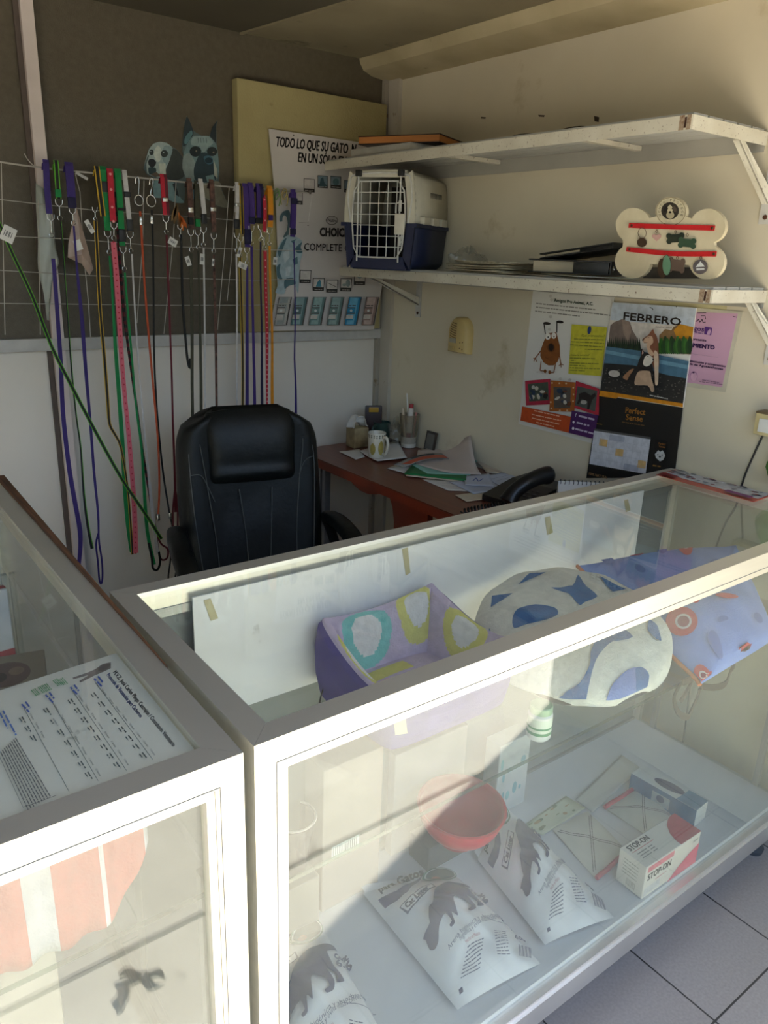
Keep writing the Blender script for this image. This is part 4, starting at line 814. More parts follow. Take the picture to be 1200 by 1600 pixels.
MB().tube(smooth_path(pY([(62, 262), (52, 258), (44, 250), (38, 240)], YN), 3), .0015, 5).build('loose_end', cord, t, smooth=60)
MB().ribbon(pY([(118, 269), (126, 274), (137, 280)], YN-.003), .008, th=.002).build('knotted_ribbon', pm('grey_ribbon', (196, 192, 186), .8), t)
MB().lathe([(.006, 0), (.004, .004), (.0025, .006), (.0025, .05)], atY(480, 301, 2.575)+V((0, -.02, 0)), Matrix.Rotation(-PI/2, 3, 'X'), n=12).build('nail', STEEL, t)
# ---- leashes
def web(n, c, c2=None, **k): return pm('webbing_'+n, c, .7, c2=c2, ns=50, bump=.25, bs=500, **k)
PUR = web('purple', (56, 38, 112)); PUR2 = web('violet', (68, 44, 120)); NAVY = web('navy', (32, 28, 66)); GRN = web('green', (14, 134, 66)); BLK = web('black', (24, 24, 22)); LIME = web('lime', (96, 176, 40)); YEL = web('yellow', (206, 164, 40)); RED = web('red', (196, 34, 54)); PINK = web('pink', (226, 110, 124)); WHT = web('white', (206, 202, 198)); ORG = web('orange', (198, 84, 44)); MAR = web('maroon', (104, 24, 36)); AMB = web('amber', (228, 146, 22)); BRN = web('brown', (58, 40, 34), c2=(120, 84, 70)); CAMO = web('camouflage', (86, 82, 60), c2=(44, 46, 34), amt=1.4) 
DOT = web('pale_pink_print', (240, 160, 160)); TAGW = pm('tag_card', (224, 222, 214), .6)
def resample(P, step=.02):
    out = [P[0]]
    for a, b in zip(P, P[1:]):
        n = max(1, int((b-a).length/step)); out += [a+(b-a)*(i/n) for i in range(1, n+1)]
    return out
def snap(a, b, root, y):
    """trigger hook between two points: ring at the collar, swivel barrel, small ring"""
    a, b = atY(*a, y), atY(*b, y); dd = b-a; L = dd.length; u = dd.normalized(); s = u.cross(V((0, 1, 0)))
    k = min(.011, L*.22)
    m = MB().tube([a+u*(-.002)+s*k*.9, a+u*k*.9+s*k*.8, a+u*k*1.6, a+u*k*.9-s*k*.8, a+u*(-.002)-s*k*.9], .0012, 5)
    m.tube([a+u*k*1.5, b-u*k*1.3], .0022, 6); m.tube([b-u*k*.7+(u*math.cos(i*PI/5)+s*math.sin(i*PI/5))*k*.62 for i in range(10)], .0012, 5, closed=True)
    o = m.build('snap_hook', STEEL, root, smooth=60); return o
LG = 'dog leashes hanging on the string net'
def leash(label, y, col=None, cw=.02, cm=None, ccols=None, sn=None, strap=None, sw=.012, sm=None, scols=None, buckle=None, tagp=None, cat='leash', dots=None, round_=0, loop=None, ends=None, cdots=None, ring=None, ferr=None, bm_=None, name='dog_leash', group=LG):
    pt = (col or strap)[0]; t = thing(name, label, cat, atY(*pt, y), group)
    if col:
        P = resample(smooth_path(pY(col, y), 3), .02); q = P[0]
        P = [q+V((0, .022, -.012)), q+V((0, .012, .004)), q+V((0, 0, .006))] + P
        mats = cm if isinstance(cm, (list, tuple)) else [cm]
        o = MB().ribbon(P, cw, (0, -1, 0), .0016, ccols or ((0, 1, 0),)).ribbon([p+V((.003, .012, .01)) for p in P[2:-1]], cw, (0, -1, 0), .0016, ccols or ((0, 1, 0),)).build('collar', list(mats), t, smooth=40)
        if cdots:
            mb = MB(); 
            for p in P[3::2]: mb.lathe([(cw*.22, 0), (cw*.22, .0006)], p+V((0, -.0018, 0)), Matrix.Rotation(PI/2, 3, 'X'), n=8)
            mb.build('paw_print', DOT, o, smooth=0)
        for (bx, by, bw, bh, bmat) in (buckle or ()):
            c = atY(bx, by, y-.004); MB().rbox(c, (bw, .008, bh), .002).build('buckle', bmat, o)
    if ring:
        (rx, ry, rr), (hx, hy) = ring; c = atY(rx, ry, y)
        MB().tube([c+V((rr*math.cos(a*PI/10), 0, rr*1.15*math.sin(a*PI/10))) for a in range(20)], .0016, 6, closed=True).build('ring', STEEL, t, smooth=60)
        h = atY(hx, hy, y); c2 = c+V((0, 0, rr*1.15))
        MB().tube(smooth_path([h+V((-.004, .004, -.012)), h+V((-.003, 0, .004)), h+V((.004, 0, .006)), h+V((.006, 0, -.006)), c2+V((.001, 0, .012)), c2], 3), .0016, 6).build('hook', STEEL, t, smooth=60)
    if ferr:
        for (fx, fy, fl) in ferr:
            c = atY(fx, fy, y); MB().lathe([(.006, -fl/2), (.007, -fl/2+.003), (.007, fl/2-.003), (.006, fl/2)], c, n=12).build('ferrule', STEEL, t)
    if sn: snap(sn[0], sn[1], t, y-.001)
    if strap:
        P = resample(smooth_path(pY(strap, y), 3), .03); mats = sm if isinstance(sm, (list, tuple)) else [sm]
        if round_:
            m = MB()
            if len(mats) > 1:
                P = resample(P, .011)
                for i, (a, b) in enumerate(zip(P, P[1:])): m.tube([a, b+(b-a)*.15], round_, 6, i % 2)
            else: m.tube(P, round_, 6)
            s = m.build('strap', list(mats), t, smooth=60)
        else:
            W = None
            if isinstance(sw, (list, tuple)):
                n = len(P); W = []
                for i in range(n):
                    f = i/(n-1)*(len(sw)-1); k = min(int(f), len(sw)-2); W.append(sw[k]+(sw[k+1]-sw[k])*(f-k))
            s = MB().ribbon(P, sw if W is None else 0, (0, -1, 0), .0016, scols or ((0, 1, 0),), W).build('strap', list(mats), t, smooth=40)
        if dots:
            mb = MB()
            for p in resample(P, .016)[::1]: mb.lathe([(.0028, 0), (.0028, .0006)], p+V((0, -.0018, 0)), Matrix.Rotation(PI/2, 3, 'X'), n=8)
            mb.build('paw_print', dots, s, smooth=0)
    if loop:
        P = smooth_path(pY(loop[0], y), 4); m = MB()
        if loop[2] > .004: m.ribbon(P, loop[2], (0, -1, .0), .0018)
        else: m.tube(P, loop[2], 6)
        m.build('hand_loop', loop[1], t, smooth=50)
    if tagp:
        (cx, cy), ang, w_, h_ = tagp; c = atY(cx, cy, y-.006); M = Matrix.Rotation(ang, 3, 'Y')
        g = MB().rbox(c, (w_, .0012, h_), .0004, M).build('price_tag', TAGW, t); mb = MB()
        for i in range(9):
            if i % 3 != 1: mb.rbox(c+M @ V((-w_*.3+i*w_*.6/9, -.001, 0)), (w_*.04, .0006, h_*.36), 0, M)
        mb.build('barcode', ink('2a2a2a'), g, smooth=0)
    return t
Y0 = 2.535
EDGE = ((0, .2, 1), (.2, .8, 0), (.8, 1, 1))
leash('purple leash hanging first from the left, below the white plastic sleeve on the post', Y0-.012, [(72, 258), (74, 300), (77, 334)], .017, PUR, strap=[(83, 404), (86, 440), (91, 510), (95, 570), (98, 640), (104, 700), (110, 745), (118, 790), (125, 830), (125, 862), (122, 890)], sw=(.011, .012, .013, .014, .015, .012), sm=PUR, sn=((79, 336), (81, 372)))
leash('thin green and black leash, second from the left on the net', Y0, [(88, 259), (90, 290), (92, 311)], .014, [BLK, LIME], EDGE, sn=((92, 313), (94, 345)), strap=[(95, 346), (99, 400), (106, 500), (112, 580), (119, 650), (126, 700), (131, 772), (137, 820), (144, 857)], sw=(.004, .004, .005, .005, .008, .011), sm=[BLK, LIME], scols=((0, .25, 1), (.25, 1, 0)), buckle=((91, 302, .017, .022, GRN),))
leash('purple leash with a twisted end loop, third from the left on the net', Y0, [(108, 262), (111, 300), (113, 324)], .024, PUR, sn=((113, 326), (115, 352)), strap=[(115, 353), (118, 390), (121, 430), (128, 500), (134, 580), (141, 660), (147, 740), (153, 800), (154, 835)], sw=(.006, .006, .012, .009, .008, .006), sm=PUR, loop=([(154, 832), (150, 850), (153, 880), (155, 905), (158, 912), (160, 900), (159, 876), (155, 850), (154, 835)], PUR, .006), buckle=((112, 317, .022, .03, NAVY),))
leash('black leash edged in yellow with a white tag near its top', Y0-.004, [(152, 268), (156, 300), (161, 338)], .016, [BLK, YEL], EDGE, strap=[(149, 345), (152, 400), (156, 480), (163, 560), (168, 625), (171, 662), (179, 678), (189, 700), (199, 760), (204, 820), (207, 866)], sw=(.011, .011, .011, .009, .007, .010), sm=[BLK, YEL], scols=EDGE, tagp=((140, 354), -.5, .014, .04), sn=((148, 325), (149, 345)))
leash('green leash with a black buckle, between the yellow-edged and the red paw-print ones', Y0, [(161, 268), (164, 310), (168, 360)], .018, GRN, sn=((168, 362), (171, 398)), strap=[(171, 400), (175, 450), (180, 540), (186, 620), (191, 690), (195, 760), (200, 820), (206, 862)], sw=(.006, .008, .012, .014, .015, .015), sm=GRN, buckle=((164, 292, .02, .03, BLACKP),))
leash('red and pink paw-print leash hanging lowest to the left of the chair', Y0-.010, [(172, 272), (174, 310), (177, 346)], .018, RED, cdots=1, sn=((178, 349), (178, 376)), strap=[(177, 378), (181, 420), (185, 480), (190, 560), (195, 620), (201, 680), (206, 740), (210, 800), (212, 864)], sw=(.016, .017, .014, .014, .016, .018), sm=PINK, dots=RED)
leash('black and red braided rope leash ending in a loop', Y0+.008, strap=[(179, 300), (184, 360), (188, 420), (195, 500), (204, 570), (214, 640), (222, 700), (230, 750), (238, 800), (245, 836)], sm=[BLK, MAR], round_=.0042, loop=([(245, 836), (252, 850), (262, 858), (261, 872), (252, 874), (247, 858), (245, 836)], MAR, .0035))
leash('green leash with a black clip, right of the red paw-print one', Y0, [(184, 272), (188, 330), (191, 384)], .019, GRN, sn=((192, 387), (195, 424)), strap=[(195, 426), (199, 480), (206, 560), (213, 640), (221, 700), (225, 760), (230, 830), (241, 882)], sw=(.006, .007, .006, .008, .012, .012), sm=GRN, buckle=((190, 327, .022, .008, BLK), (191, 368, .022, .036, BLACKP)), loop=([(232, 848), (237, 872), (239, 888), (246, 890), (250, 878), (248, 862)], BLK, .008))
leash('white leash with a black plastic buckle, left of the steel rings', Y0, [(195, 274), (199, 315), (202, 345)], .014, WHT, sn=((203, 364), (205, 396)), strap=[(206, 397), (208, 440), (213, 520), (219, 600), (226, 680), (233, 750), (239, 810), (246, 866)], sw=(.005, .005, .005, .006, .011, .013), sm=WHT, buckle=((199, 304, .02, .016, BLACKP), (203, 352, .02, .034, BLACKP)))
leash('orange rope leash on a steel ring', Y0, ring=((217, 313, .0135), (214, 280)), ferr=((220, 345, .026), (247, 808, .024)), strap=[(219, 330), (221, 360), (225, 430), (232, 520), (240, 610), (247, 690), (249, 760), (247, 812)], sm=ORG, round_=.0036)
leash('dark rope leash on a steel ring, ending in a forked loop beside the chair', Y0, ring=((236, 314, .0150), (236, 282)), ferr=((237, 343, .026), (266, 806, .022)), strap=[(237, 328), (239, 380), (240, 470), (241, 560), (246, 650), (255, 740), (266, 808)], sm=BLK, round_=.0032, loop=([(266, 808), (270, 830), (267, 870), (263, 905), (272, 908), (277, 870), (272, 830), (267, 810)], BLK, .003))
leash('dark red leash whose red collar has a steel buckle', Y0-.004, [(256, 280), (258, 310), (260, 336)], .022, [MAR, RED], ((0, .45, 0), (.45, 1, 1)), sn=((259, 339), (260, 366)), strap=[(260, 367), (262, 420), (265, 500), (268, 580), (270, 660), (273, 740), (274, 800)], sw=(.006, .007, .006, .007, .008, .009), sm=MAR, tagp=((270, 378), .5, .030, .022), buckle=((258, 312, .018, .012, STEEL),), loop=([(273, 760), (277, 790), (277, 830), (272, 836), (270, 800), (273, 765)], MAR, .006))
leash('short black cord lead doubled below the feather toy', Y0, strap=[(283, 366), (284, 420), (286, 480), (290, 530), (293, 562), (297, 576), (297, 560)], sm=BLK, round_=.0042, sn=((281, 352), (283, 372)))
leash('dark brown patterned leash with a square steel buckle and a hanging tag', Y0-.004, [(296, 286), (298, 320), (299, 358)], .017, BRN, sn=((298, 360), (299, 394)), strap=[(298, 396), (299, 450), (300, 520), (300, 600), (301, 660), (302, 705)], sw=.011, sm=CAMO, buckle=((298, 328, .018, .016, STEEL), (298, 345, .018, .022, BLK)), tagp=((294, 408), -.3, .016, .03))
leash('camouflage leash with a green clip', Y0+.004, [(308, 290), (308, 325), (309, 352)], .015, CAMO, sn=((309, 360), (310, 390)), strap=[(309, 392), (311, 450), (313, 540), (314, 620), (314, 705)], sw=(.005, .006, .010, .011, .011), sm=CAMO, buckle=((309, 348, .017, .024, GRN),))
leash('white leash with a black buckle, over the boxer cut-out', Y0-.006, [(314, 287), (317, 312), (319, 334)], .015, WHT, sn=((318, 356), (318, 386)), strap=[(318, 388), (319, 450), (320, 540), (320, 620), (320, 700)], sw=.006, sm=WHT, buckle=((319, 342, .019, .03, BLACKP),), tagp=((316, 405), .1, .016, .034))
leash('dark brown leash with a trapezoid buckle, right of the white one', Y0, [(331, 288), (333, 325), (334, 362)], .016, BRN, sn=((334, 366), (334, 396)), strap=[(334, 398), (335, 450), (337, 520), (338, 600), (339, 700)], sw=(.007, .01, .009, .009), sm=BRN, buckle=((333, 327, .02, .012, STEEL),), tagp=((333, 410), .1, .008, .024))
leash('thin white leash with a black fastener, at the left edge of the foam board', Y0, [(371, 292), (371, 320), (370, 342)], .013, WHT, sn=((370, 365), (370, 395)), strap=[(369, 397), (370, 460), (370, 560), (370, 640), (370, 715)], sw=.006, sm=WHT, buckle=((371, 320, .018, .010, STEEL), (370, 350, .02, .03, BLACKP)))
leash('black leash edged in yellow, in front of the foam board', Y0-.003, [(377, 294), (378, 330), (379, 366)], .012, [BLK, YEL], EDGE, strap=[(375, 402), (377, 470), (379, 560), (379, 640), (379, 715)], sw=.010, sm=[BLK, YEL], scols=EDGE, sn=((376, 370), (375, 402)), tagp=((374, 394), .35, .012, .034))
leash('purple leash with the longest dark collar, in front of the foam board', Y0-.006, [(384, 294), (386, 340), (387, 386)], .022, PUR2, strap=[(386, 415), (386, 480), (386, 560), (386, 640), (386, 715)], sw=(.008, .012, .013, .013), sm=PUR, sn=((386, 388), (386, 414)), buckle=((387, 370, .024, .05, NAVY),), tagp=((379, 415), -1.2, .020, .034))
leash('purple leash just right of the one with the longest dark collar', Y0-.010, [(392, 293), (394, 320), (394, 350)], .019, PUR2, strap=[(393, 385), (394, 450), (396, 540), (398, 640), (398, 715)], sw=(.009, .009, .011, .012), sm=PUR2, sn=((393, 354), (393, 384)), buckle=((394, 344, .021, .02, NAVY),))
leash('navy and purple leash just left of the small red paw-print one', Y0-.004, [(406, 294), (407, 320), (407, 348)], .026, [NAVY, PUR2], ((0, .5, 0), (.5, 1, 1)), strap=[(407, 378), (407, 440), (409, 520), (409, 600), (410, 715)], sw=(.006, .007, .011, .012), sm=NAVY, sn=((407, 352), (407, 378)), buckle=((405, 345, .03, .018, BLK),))
leash('small red paw-print leash between the navy and the amber ones', Y0-.012, [(413, 312), (414, 335), (413, 362)], .013, RED, cdots=1, strap=[(414, 392), (415, 450), (417, 520), (417, 600), (418, 715)], sw=(.013, .012, .007, .009), sm=RED, dots=DOT, sn=((412, 364), (413, 390)))
leash('plain amber leash, brightest on the net', Y0-.006, [(422, 298), (423, 330), (422, 355)], .020, AMB, strap=[(421, 384), (422, 440), (425, 520), (425, 600), (426, 715)], sw=(.008, .008, .012, .013), sm=AMB, sn=((421, 358), (421, 384)), buckle=((423, 340, .016, .018, PUR),), tagp=((430, 408), .1, .016, .026))
leash('purple leash hanging alone in front of the cat food poster', Y0-.004, [(459, 303), (459, 335), (457, 370)], .020, PUR2, strap=[(459, 378), (460, 430), (461, 500), (460, 560), (462, 610), (462, 700)], sw=(.004, .004, .005, .007, .010, .010), sm=PUR, buckle=((458, 362, .022, .02, NAVY), (460, 314, .022, .02, NAVY)))
leash('green and black leash stretched diagonally across the others from the left edge', 2.47, strap=[(-12, 330), (0, 352), (20, 398), (50, 462), (80, 540), (110, 600), (150, 676), (190, 748), (225, 800), (252, 842)], sw=(.009, .010, .011, .011, .011), sm=[BLK, LIME], scols=EDGE, tagp=((13, 366), .45, .036, .042), sn=((-16, 320), (-4, 345)))
# ---- small things on the net
for nm, px, c, lb in (('toy_clip', 432, (120, 150, 92), 'green looped wire clip on the cord above the cat on the poster'), ('toy_clip', 444, (176, 156, 92), 'straw-coloured looped wire clip on the cord, right of the green one')):
    m = pm('clip_%d' % px, c, .6); P = pY([(px-4, 320), (px-5, 308), (px-1, 296), (px+3, 296), (px+4, 304), (px-1, 312), (px-2, 304), (px+3, 300), (px+6, 310), (px+4, 322)], Y0+.01)
    tag(MB().tube(smooth_path(P, 4), .0022, 6).build(nm, m, smooth=60), lb, 'clip', 'wire clips on the cord')
fea = thing('feather_toy', 'brown and orange feather cat toy hanging behind the dark leashes', 'feather toy', atY(280, 340, Y0+.012))
for i, (a, b, m) in enumerate((((276, 318), (272, 350), (120, 92, 56)), ((277, 322), (281, 356), (104, 80, 52)), ((280, 335), (292, 356), (200, 96, 36)), ((279, 332), (286, 360), (214, 116, 44)), ((276, 320), (268, 345), (140, 112, 70)))):
    p, q = atY(*a, Y0+.012), atY(*b, Y0+.012); MB().ribbon([p, p*.6+q*.4, p*.25+q*.75, q], .01, th=.001, ws=[.002, .012, .012, .002]).build('feather', pm('feather_%d' % i, m, .9, ns=120, amt=1), fea)
# treat bag and white sleeve
t = thing('treat_bag', 'clear wedge-shaped treat bag with reddish chews and a label, behind the purple leash', 'treat bag', atY(128, 420, Y0+.016))
P = pY([(119, 322), (134, 376), (146, 420), (140, 430), (128, 412), (106, 402), (107, 380)], Y0+.018)
c0 = sum((p for p in P), V())/len(P)
MB().add(P+[p+V((0, .004, 0)) for p in P]+[c0+V((0, -.012, -.01)), c0+V((0, .012, -.01))], [(i, (i+1) % 7, 14) for i in range(7)]+[((i+1) % 7+7, i+7, 15) for i in range(7)]+[(i, (i+1) % 7, (i+1) % 7+7, i+7) for i in range(7)]).build('bag', pm('cloudy_treat_bag', (150, 116, 98), .35, c2=(196, 180, 164), ns=26, amt=1.6), t, smooth=0)
MB().rbox(atY(122, 383, Y0+.002), (.022, .001, .03), 0, Matrix.Rotation(-.3, 3, 'Y')).build('label', TAGW, t)
sl = MB(); LP = [(56, 286), (57, 330), (59, 380), (60, 420), (68, 460), (74, 500)]; RP = [(72, 300), (82, 350), (88, 390), (91, 412), (82, 440), (76, 500)]
L1, R1 = smooth_path(pY(LP, 2.575), 3), smooth_path(pY(RP, 2.575), 3); n = len(L1)-1
sl.grid(lambda u, v: L1[int(u*n+.5)]*(1-v)+R1[int(u*n+.5)]*v+V((0, -.008*math.sin(PI*v)+.0035*math.sin(9*v+14*u), 0)), n, 8)
o = sl.build('plastic_sleeve', pm('cloudy_white_plastic', (178, 182, 172), .35, c2=(160, 166, 156), ns=10), smooth=60); md = o.modifiers.new('t', 'SOLIDIFY'); md.thickness = .0012
tag(o, 'crinkled cloudy white plastic sleeve hanging on the pinkish post', 'plastic sleeve')
# ================================================================ desk and what lies on it
DZ = .78
def dk(x, y, z=DZ): return atZ(x, y, z)
t = thing('desk', 'reddish brown wooden desk with rounded corner and scalloped side panel against the right wall', 'desk', (1.73, 2.0, 0))
top = pm('brown_veneer', (122, 62, 40), .32, c2=(98, 48, 32), ns=4, stretch=(14, 1, 14), amt=1); edg = pm('red_brown_edge', (140, 58, 34), .3, c2=(116, 46, 28), ns=6)
ol = [(1.513, 1.30), (1.505, 1.70), (1.503, 2.36), (1.506, 2.43), (1.522, 2.49), (1.56, 2.527), (1.62, 2.545), (1.955, 2.55), (1.955, 1.30)]
MB().prism([(x, y, DZ-.004) for x, y in ol], (0, 0, .004)).build('top_sheet', top, t, smooth=0)
MB().prism([(x-.001 if x < 1.6 else x, y, DZ-.034) for x, y in ol], (0, 0, .030)).build('top_edge', edg, t, smooth=50)
sc_ = [(2.25, DZ-.034), (2.235, .735), (2.205, .718), (2.16, .706), (2.11, .706), (2.06, .718), (2.03, .732), (2.005, .736), (1.985, .726), (1.968, .70), (1.956, .65), (1.952, .5), (1.952, .0), (1.78, .0), (1.78, DZ-.034)]
MB().prism([(1.545, y, z) for y, z in sc_], (.022, 0, 0)).build('scalloped_panel', edg, t, smooth=50)
MB().prism([(1.545, y, z) for y, z in [(1.34, 0), (1.60, 0), (1.6, DZ-.034), (1.34, DZ-.034)]], (.022, 0, 0)).build('side_panel', edg, t)
for y in (2.47, 2.505): MB().rbox((1.60, y, (DZ-.034)/2), (.028, .022, DZ-.034), .004).build('metal_leg', pm('grey_tube', (150, 152, 156), .4, .5), t)

def plane_sheet(name, label, quad, z, mat, cat='paper', th=.0012, bend=None, draw=None, group=None, n=8):
    """sheet of paper lying on the desk: four corners seen in the photograph at height z"""
    Q = [atZ(x, y, z) for x, y in quad]
    def sf(u, v, off=0):
        p = (Q[0]*(1-u)+Q[1]*u)*(1-v)+(Q[3]*(1-u)+Q[2]*u)*v; p = V(p)
        p.x = min(p.x, XW-.004); p.z += off+(bend(u, v) if bend else 0); return p
    tt = thing(name, label, cat, (Q[0]+Q[2])/2, group)
    o = MB().grid(lambda u, v: sf(u, v), n, n).build('sheet', mat, tt, smooth=60); md = o.modifiers.new('t', 'SOLIDIFY'); md.thickness = th; md.offset = -1
    if draw:
        d = Deco(lambda x, y, off: sf(x, y, off+.0006), sub=.15); draw(d); d.build('print', tt)
    return tt
def lines(c='8a8a92', n=6, u0=.12, u1=.85, v0=.15, v1=.85):
    def f(d):
        for i in range(n): d.small((u0, v0+(v1-v0)*i/(n-1)), (u1-(.2 if i % 3 == 2 else 0), v0+(v1-v0)*i/(n-1)), .028, c, .6)
    return f
DP = [DZ+.0022*k for k in range(1, 16)]
CREAM = pm('cream_paper', (216, 204, 180), .7, ns=3); GREENF = pm('green_folder', (34, 122, 66), .5, ns=6); BLUISH = pm('bluish_paper', (196, 202, 216), .7, ns=6); KRAFT = pm('beige_paper', (206, 188, 164), .7, ns=4); MINT = pm('mint_paper', (150, 200, 184), .7, ns=6)
plane_sheet('paper_slip', 'white slip with red print at the left end of the desk papers', [(530, 706), (562, 702), (570, 714), (556, 718)], DP[0], PAPER, draw=lambda d: d.rect((.5, .35), (.9, .4), (.85, .75), (.5, .6), 'b84a40'))
plane_sheet('paper_plate', 'white paper sheet with a curved edge under the patterned mug', [(562, 706), (622, 690), (636, 717), (590, 722)], DP[1], PAPER, bend=lambda u, v: .004*(2*v-1)**2)
plane_sheet('paper_sheet', 'white sheet sticking out at the front left of the green folder', [(605, 732), (632, 722), (700, 742), (655, 746)], DP[0], PAPER)
plane_sheet('folder', 'bright green folder under the large curled sheet on the desk', [(646, 726), (730, 734), (728, 752), (632, 741)], DP[2], GREENF, 'folder', .004)
plane_sheet('notebook', 'thin pale booklet directly under the green folder', [(640, 730), (735, 738), (722, 753), (634, 744)], DP[1], KRAFT, 'booklet', .002)
plane_sheet('mint_sheet', 'pale mint sheet between green folder and large curled sheet', [(640, 724), (740, 722), (735, 742), (668, 740)], DP[4], MINT)
plane_sheet('leaflet', 'glossy leaflet with an orange-red band curling over the papers', [(615, 726), (690, 708), (702, 717), (634, 729)], DP[6], pm('grey_leaflet', (150, 146, 140), .35, ns=20), 'leaflet', bend=lambda u, v: .014*math.sin(PI*u), draw=lambda d: d.rect((.05, .45), (.97, .4), (1, .95), (.12, .95), 'c45a3c').rect((.3, .05), (.8, .1), (.8, .3), (.3, .3), '4a4a48'))
# large curled sheet that climbs the wall
def curled():
    tt = thing('curled_sheet', 'large pinkish white sheet curling up against the wall in the middle of the desk', 'paper', dk(690, 720))
    a = [atZ(653, 703, DP[6]), atZ(690, 698, DP[7]), atX(735, 680, XW-.012)]; b = [atZ(650, 725, DP[5]), atZ(700, 738, DP[6]), atZ(752, 741, DP[6])]
    A, B = smooth_path(a, 5), smooth_path(b, 5); n = len(A)-1
    o = MB().grid(lambda u, v: A[int(u*n+.5)]*(1-v)+B[int(u*n+.5)]*v+V((0, 0, -.028*math.sin(PI*v)*u*u)), n, 10).build('sheet', pm('pinkish_paper', (212, 196, 184), .7, ns=2), tt, smooth=70)
    for p in o.data.vertices: p.co.z = max(p.co.z, DP[5]+.001-tt.location.z)
    md = o.modifiers.new('t', 'SOLIDIFY'); md.thickness = .001
curled()
plane_sheet('mint_card', 'mint green printed card leaning on the wall behind the curled sheet', [(738, 708), (752, 698), (762, 704), (744, 722)], DP[8], MINT, 'card', draw=lines('4a8a7a', 5))
plane_sheet('beige_sheet', 'beige sheet at the wall side right of the curled sheet', [(752, 728), (815, 708), (822, 742), (760, 738)], DP[1], KRAFT, bend=lambda u, v: .02*u*(1-v))
plane_sheet('white_form', 'white form with a blue oval drawing, right of the green folder', [(724, 744), (764, 740), (772, 760), (727, 758)], DP[3], BLUISH, 'form', draw=lambda d: d.ell(.5, .5, .42, .36, '5a6aa8').ell(.5, .5, .38, .32, 'c8ccd8').line([(.3, .6), (.45, .3), (.5, .65), (.7, .4)], .05, '5a6aa8'))
plane_sheet('white_form', 'white printed form with a red edge line, left of the telephone', [(748, 744), (800, 736), (815, 752), (794, 764)], DP[2], BLUISH, 'form', draw=lambda d: (d.line([(.0, .08), (.06, .9), (.9, .98)], .03, 'b8404a'), lines('8088a0', 5)(d)))
plane_sheet('paper_sheet', 'white sheet spread at the desk edge in front of the forms', [(658, 748), (720, 752), (760, 768), (700, 766)], DP[0], PAPER, draw=lines('a0a0b0', 4))
plane_sheet('paper_sheet', 'bluish white sheet under the blue oval form', [(700, 752), (775, 752), (780, 766), (740, 772)], DP[1], BLUISH)
plane_sheet('card', 'cream card at the desk edge beside the coiled telephone cord', [(711, 774), (752, 768), (768, 779), (729, 784)], DP[0], CREAM, 'card')
# ---- mug on the sheet
t = thing('mug', 'white mug with yellow-green pattern and a band of diamonds', 'mug', dk(588, 715, DP[1]+.001)); c = dk(588, 713, DP[1]+.0015)
mg = pm('mug_glaze', (214, 208, 190), .25, ns=9, c2=(200, 192, 172))
MB().lathe([(0, .004), (.026, .004), (.029, 0), (.0315, .004), (.033, .05), (.0345, .092), (.0335, .094), (.031, .09), (.029, .01), (0, .008)], c, n=32).build('body', mg, t, smooth=50)
hd = (CR*.25-V((0, 1, 0))*.97); hd.z = 0; hd.normalize()
MB().tube(smooth_path([c+hd*.031+V((0, 0, .078)), c+hd*.05+V((0, 0, .08)), c+hd*.058+V((0, 0, .05)), c+hd*.046+V((0, 0, .018)), c+hd*.03+V((0, 0, .016))], 4), .0058, 8).build('handle', mg, t, smooth=60)
bd = MB(); n = 20
for i in range(n):
    a = 2*PI*i/n
    for z, r in ((.079, .0345), (.086, .0348)):
        p = [c+V((r*math.cos(a+k*.1), r*math.sin(a+k*.1), z+h)) for k, h in ((-1, 0), (0, .0035), (1, 0), (0, -.0035))]
        bd.poly(p)
bd.build('diamond_band', ink('4a4a3a'), t, smooth=0)
pt = MB(); 
for a0, hh in ((3.6, .03), (4.6, .036), (5.6, .03)):
    pt.grid(lambda u, v: c+V((.0338*math.cos(a0+.35*(u-.5)*2*math.sqrt(max(.05, 1-(2*v-1)**2))), .0338*math.sin(a0+.35*(u-.5)*2*math.sqrt(max(.05, 1-(2*v-1)**2))), .012+hh*1.5*v)), 6, 6)
pt.build('painted_patch', ink('a89448'), t, smooth=0)
# ---- second mug, tumbler with pencils, bag
t = thing('green_mug', 'dark green mug half hidden behind the patterned mug', 'mug', dk(592, 694)); c = dk(596, 691, DZ+.001)
MB().lathe([(0, .004), (.03, 0), (.034, .01), (.035, .085), (.0335, .086), (.03, .012), (0, .01)], c, n=28).build('body', pm('dark_green_glaze', (44, 66, 58), .3), t, smooth=50)
MB().tube(smooth_path([c+V((-.033, -.008, .075)), c+V((-.056, -.012, .07)), c+V((-.055, -.012, .03)), c+V((-.033, -.008, .02))], 4), .005, 8).build('handle', pm('dark_green_glaze', (44, 66, 58)), t, smooth=60)
t = thing('tumbler', 'frosted drinking glass holding pens and a white straw', 'glass', dk(643, 699)); c = dk(645, 697, DZ+.001); c.x = min(c.x, 1.925)
TG = glass('tumbler_glass', (.86, .84, .8), .22, (170, 160, 140), .05, 40)
MB().lathe([(0, .0), (.03, 0), (.034, .05), (.041, .135), (.039, .135), (.032, .05), (.028, .012), (0, .012)], c, n=28).build('glass_body', TG, t, smooth=50)
MB().lathe([(.0305, .002), (.033, .045), (.032, .045), (.0295, .012)], c, n=28, caps=False).build('frosted_base', pm('frosted_white', (206, 198, 184), .6), t, smooth=50)
def stick(name, label, cat, base, tip, r, m, capm=None):
    o = thing(name, label, cat, base); MB().tube([base, tip], r, 8).build('barrel', m, o, smooth=60)
    if capm: MB().tube([V(base)*.72+V(tip)*.28, V(base)*.1+V(tip)*.9], r*1.25, 8).build('cap', capm, o, smooth=60)
    return o
stick('straw', 'white drinking straw standing up in the frosted glass', 'straw', c+V((.008, .006, .014)), c+V((-.004, .02, .215)), .0028, WHITEP)
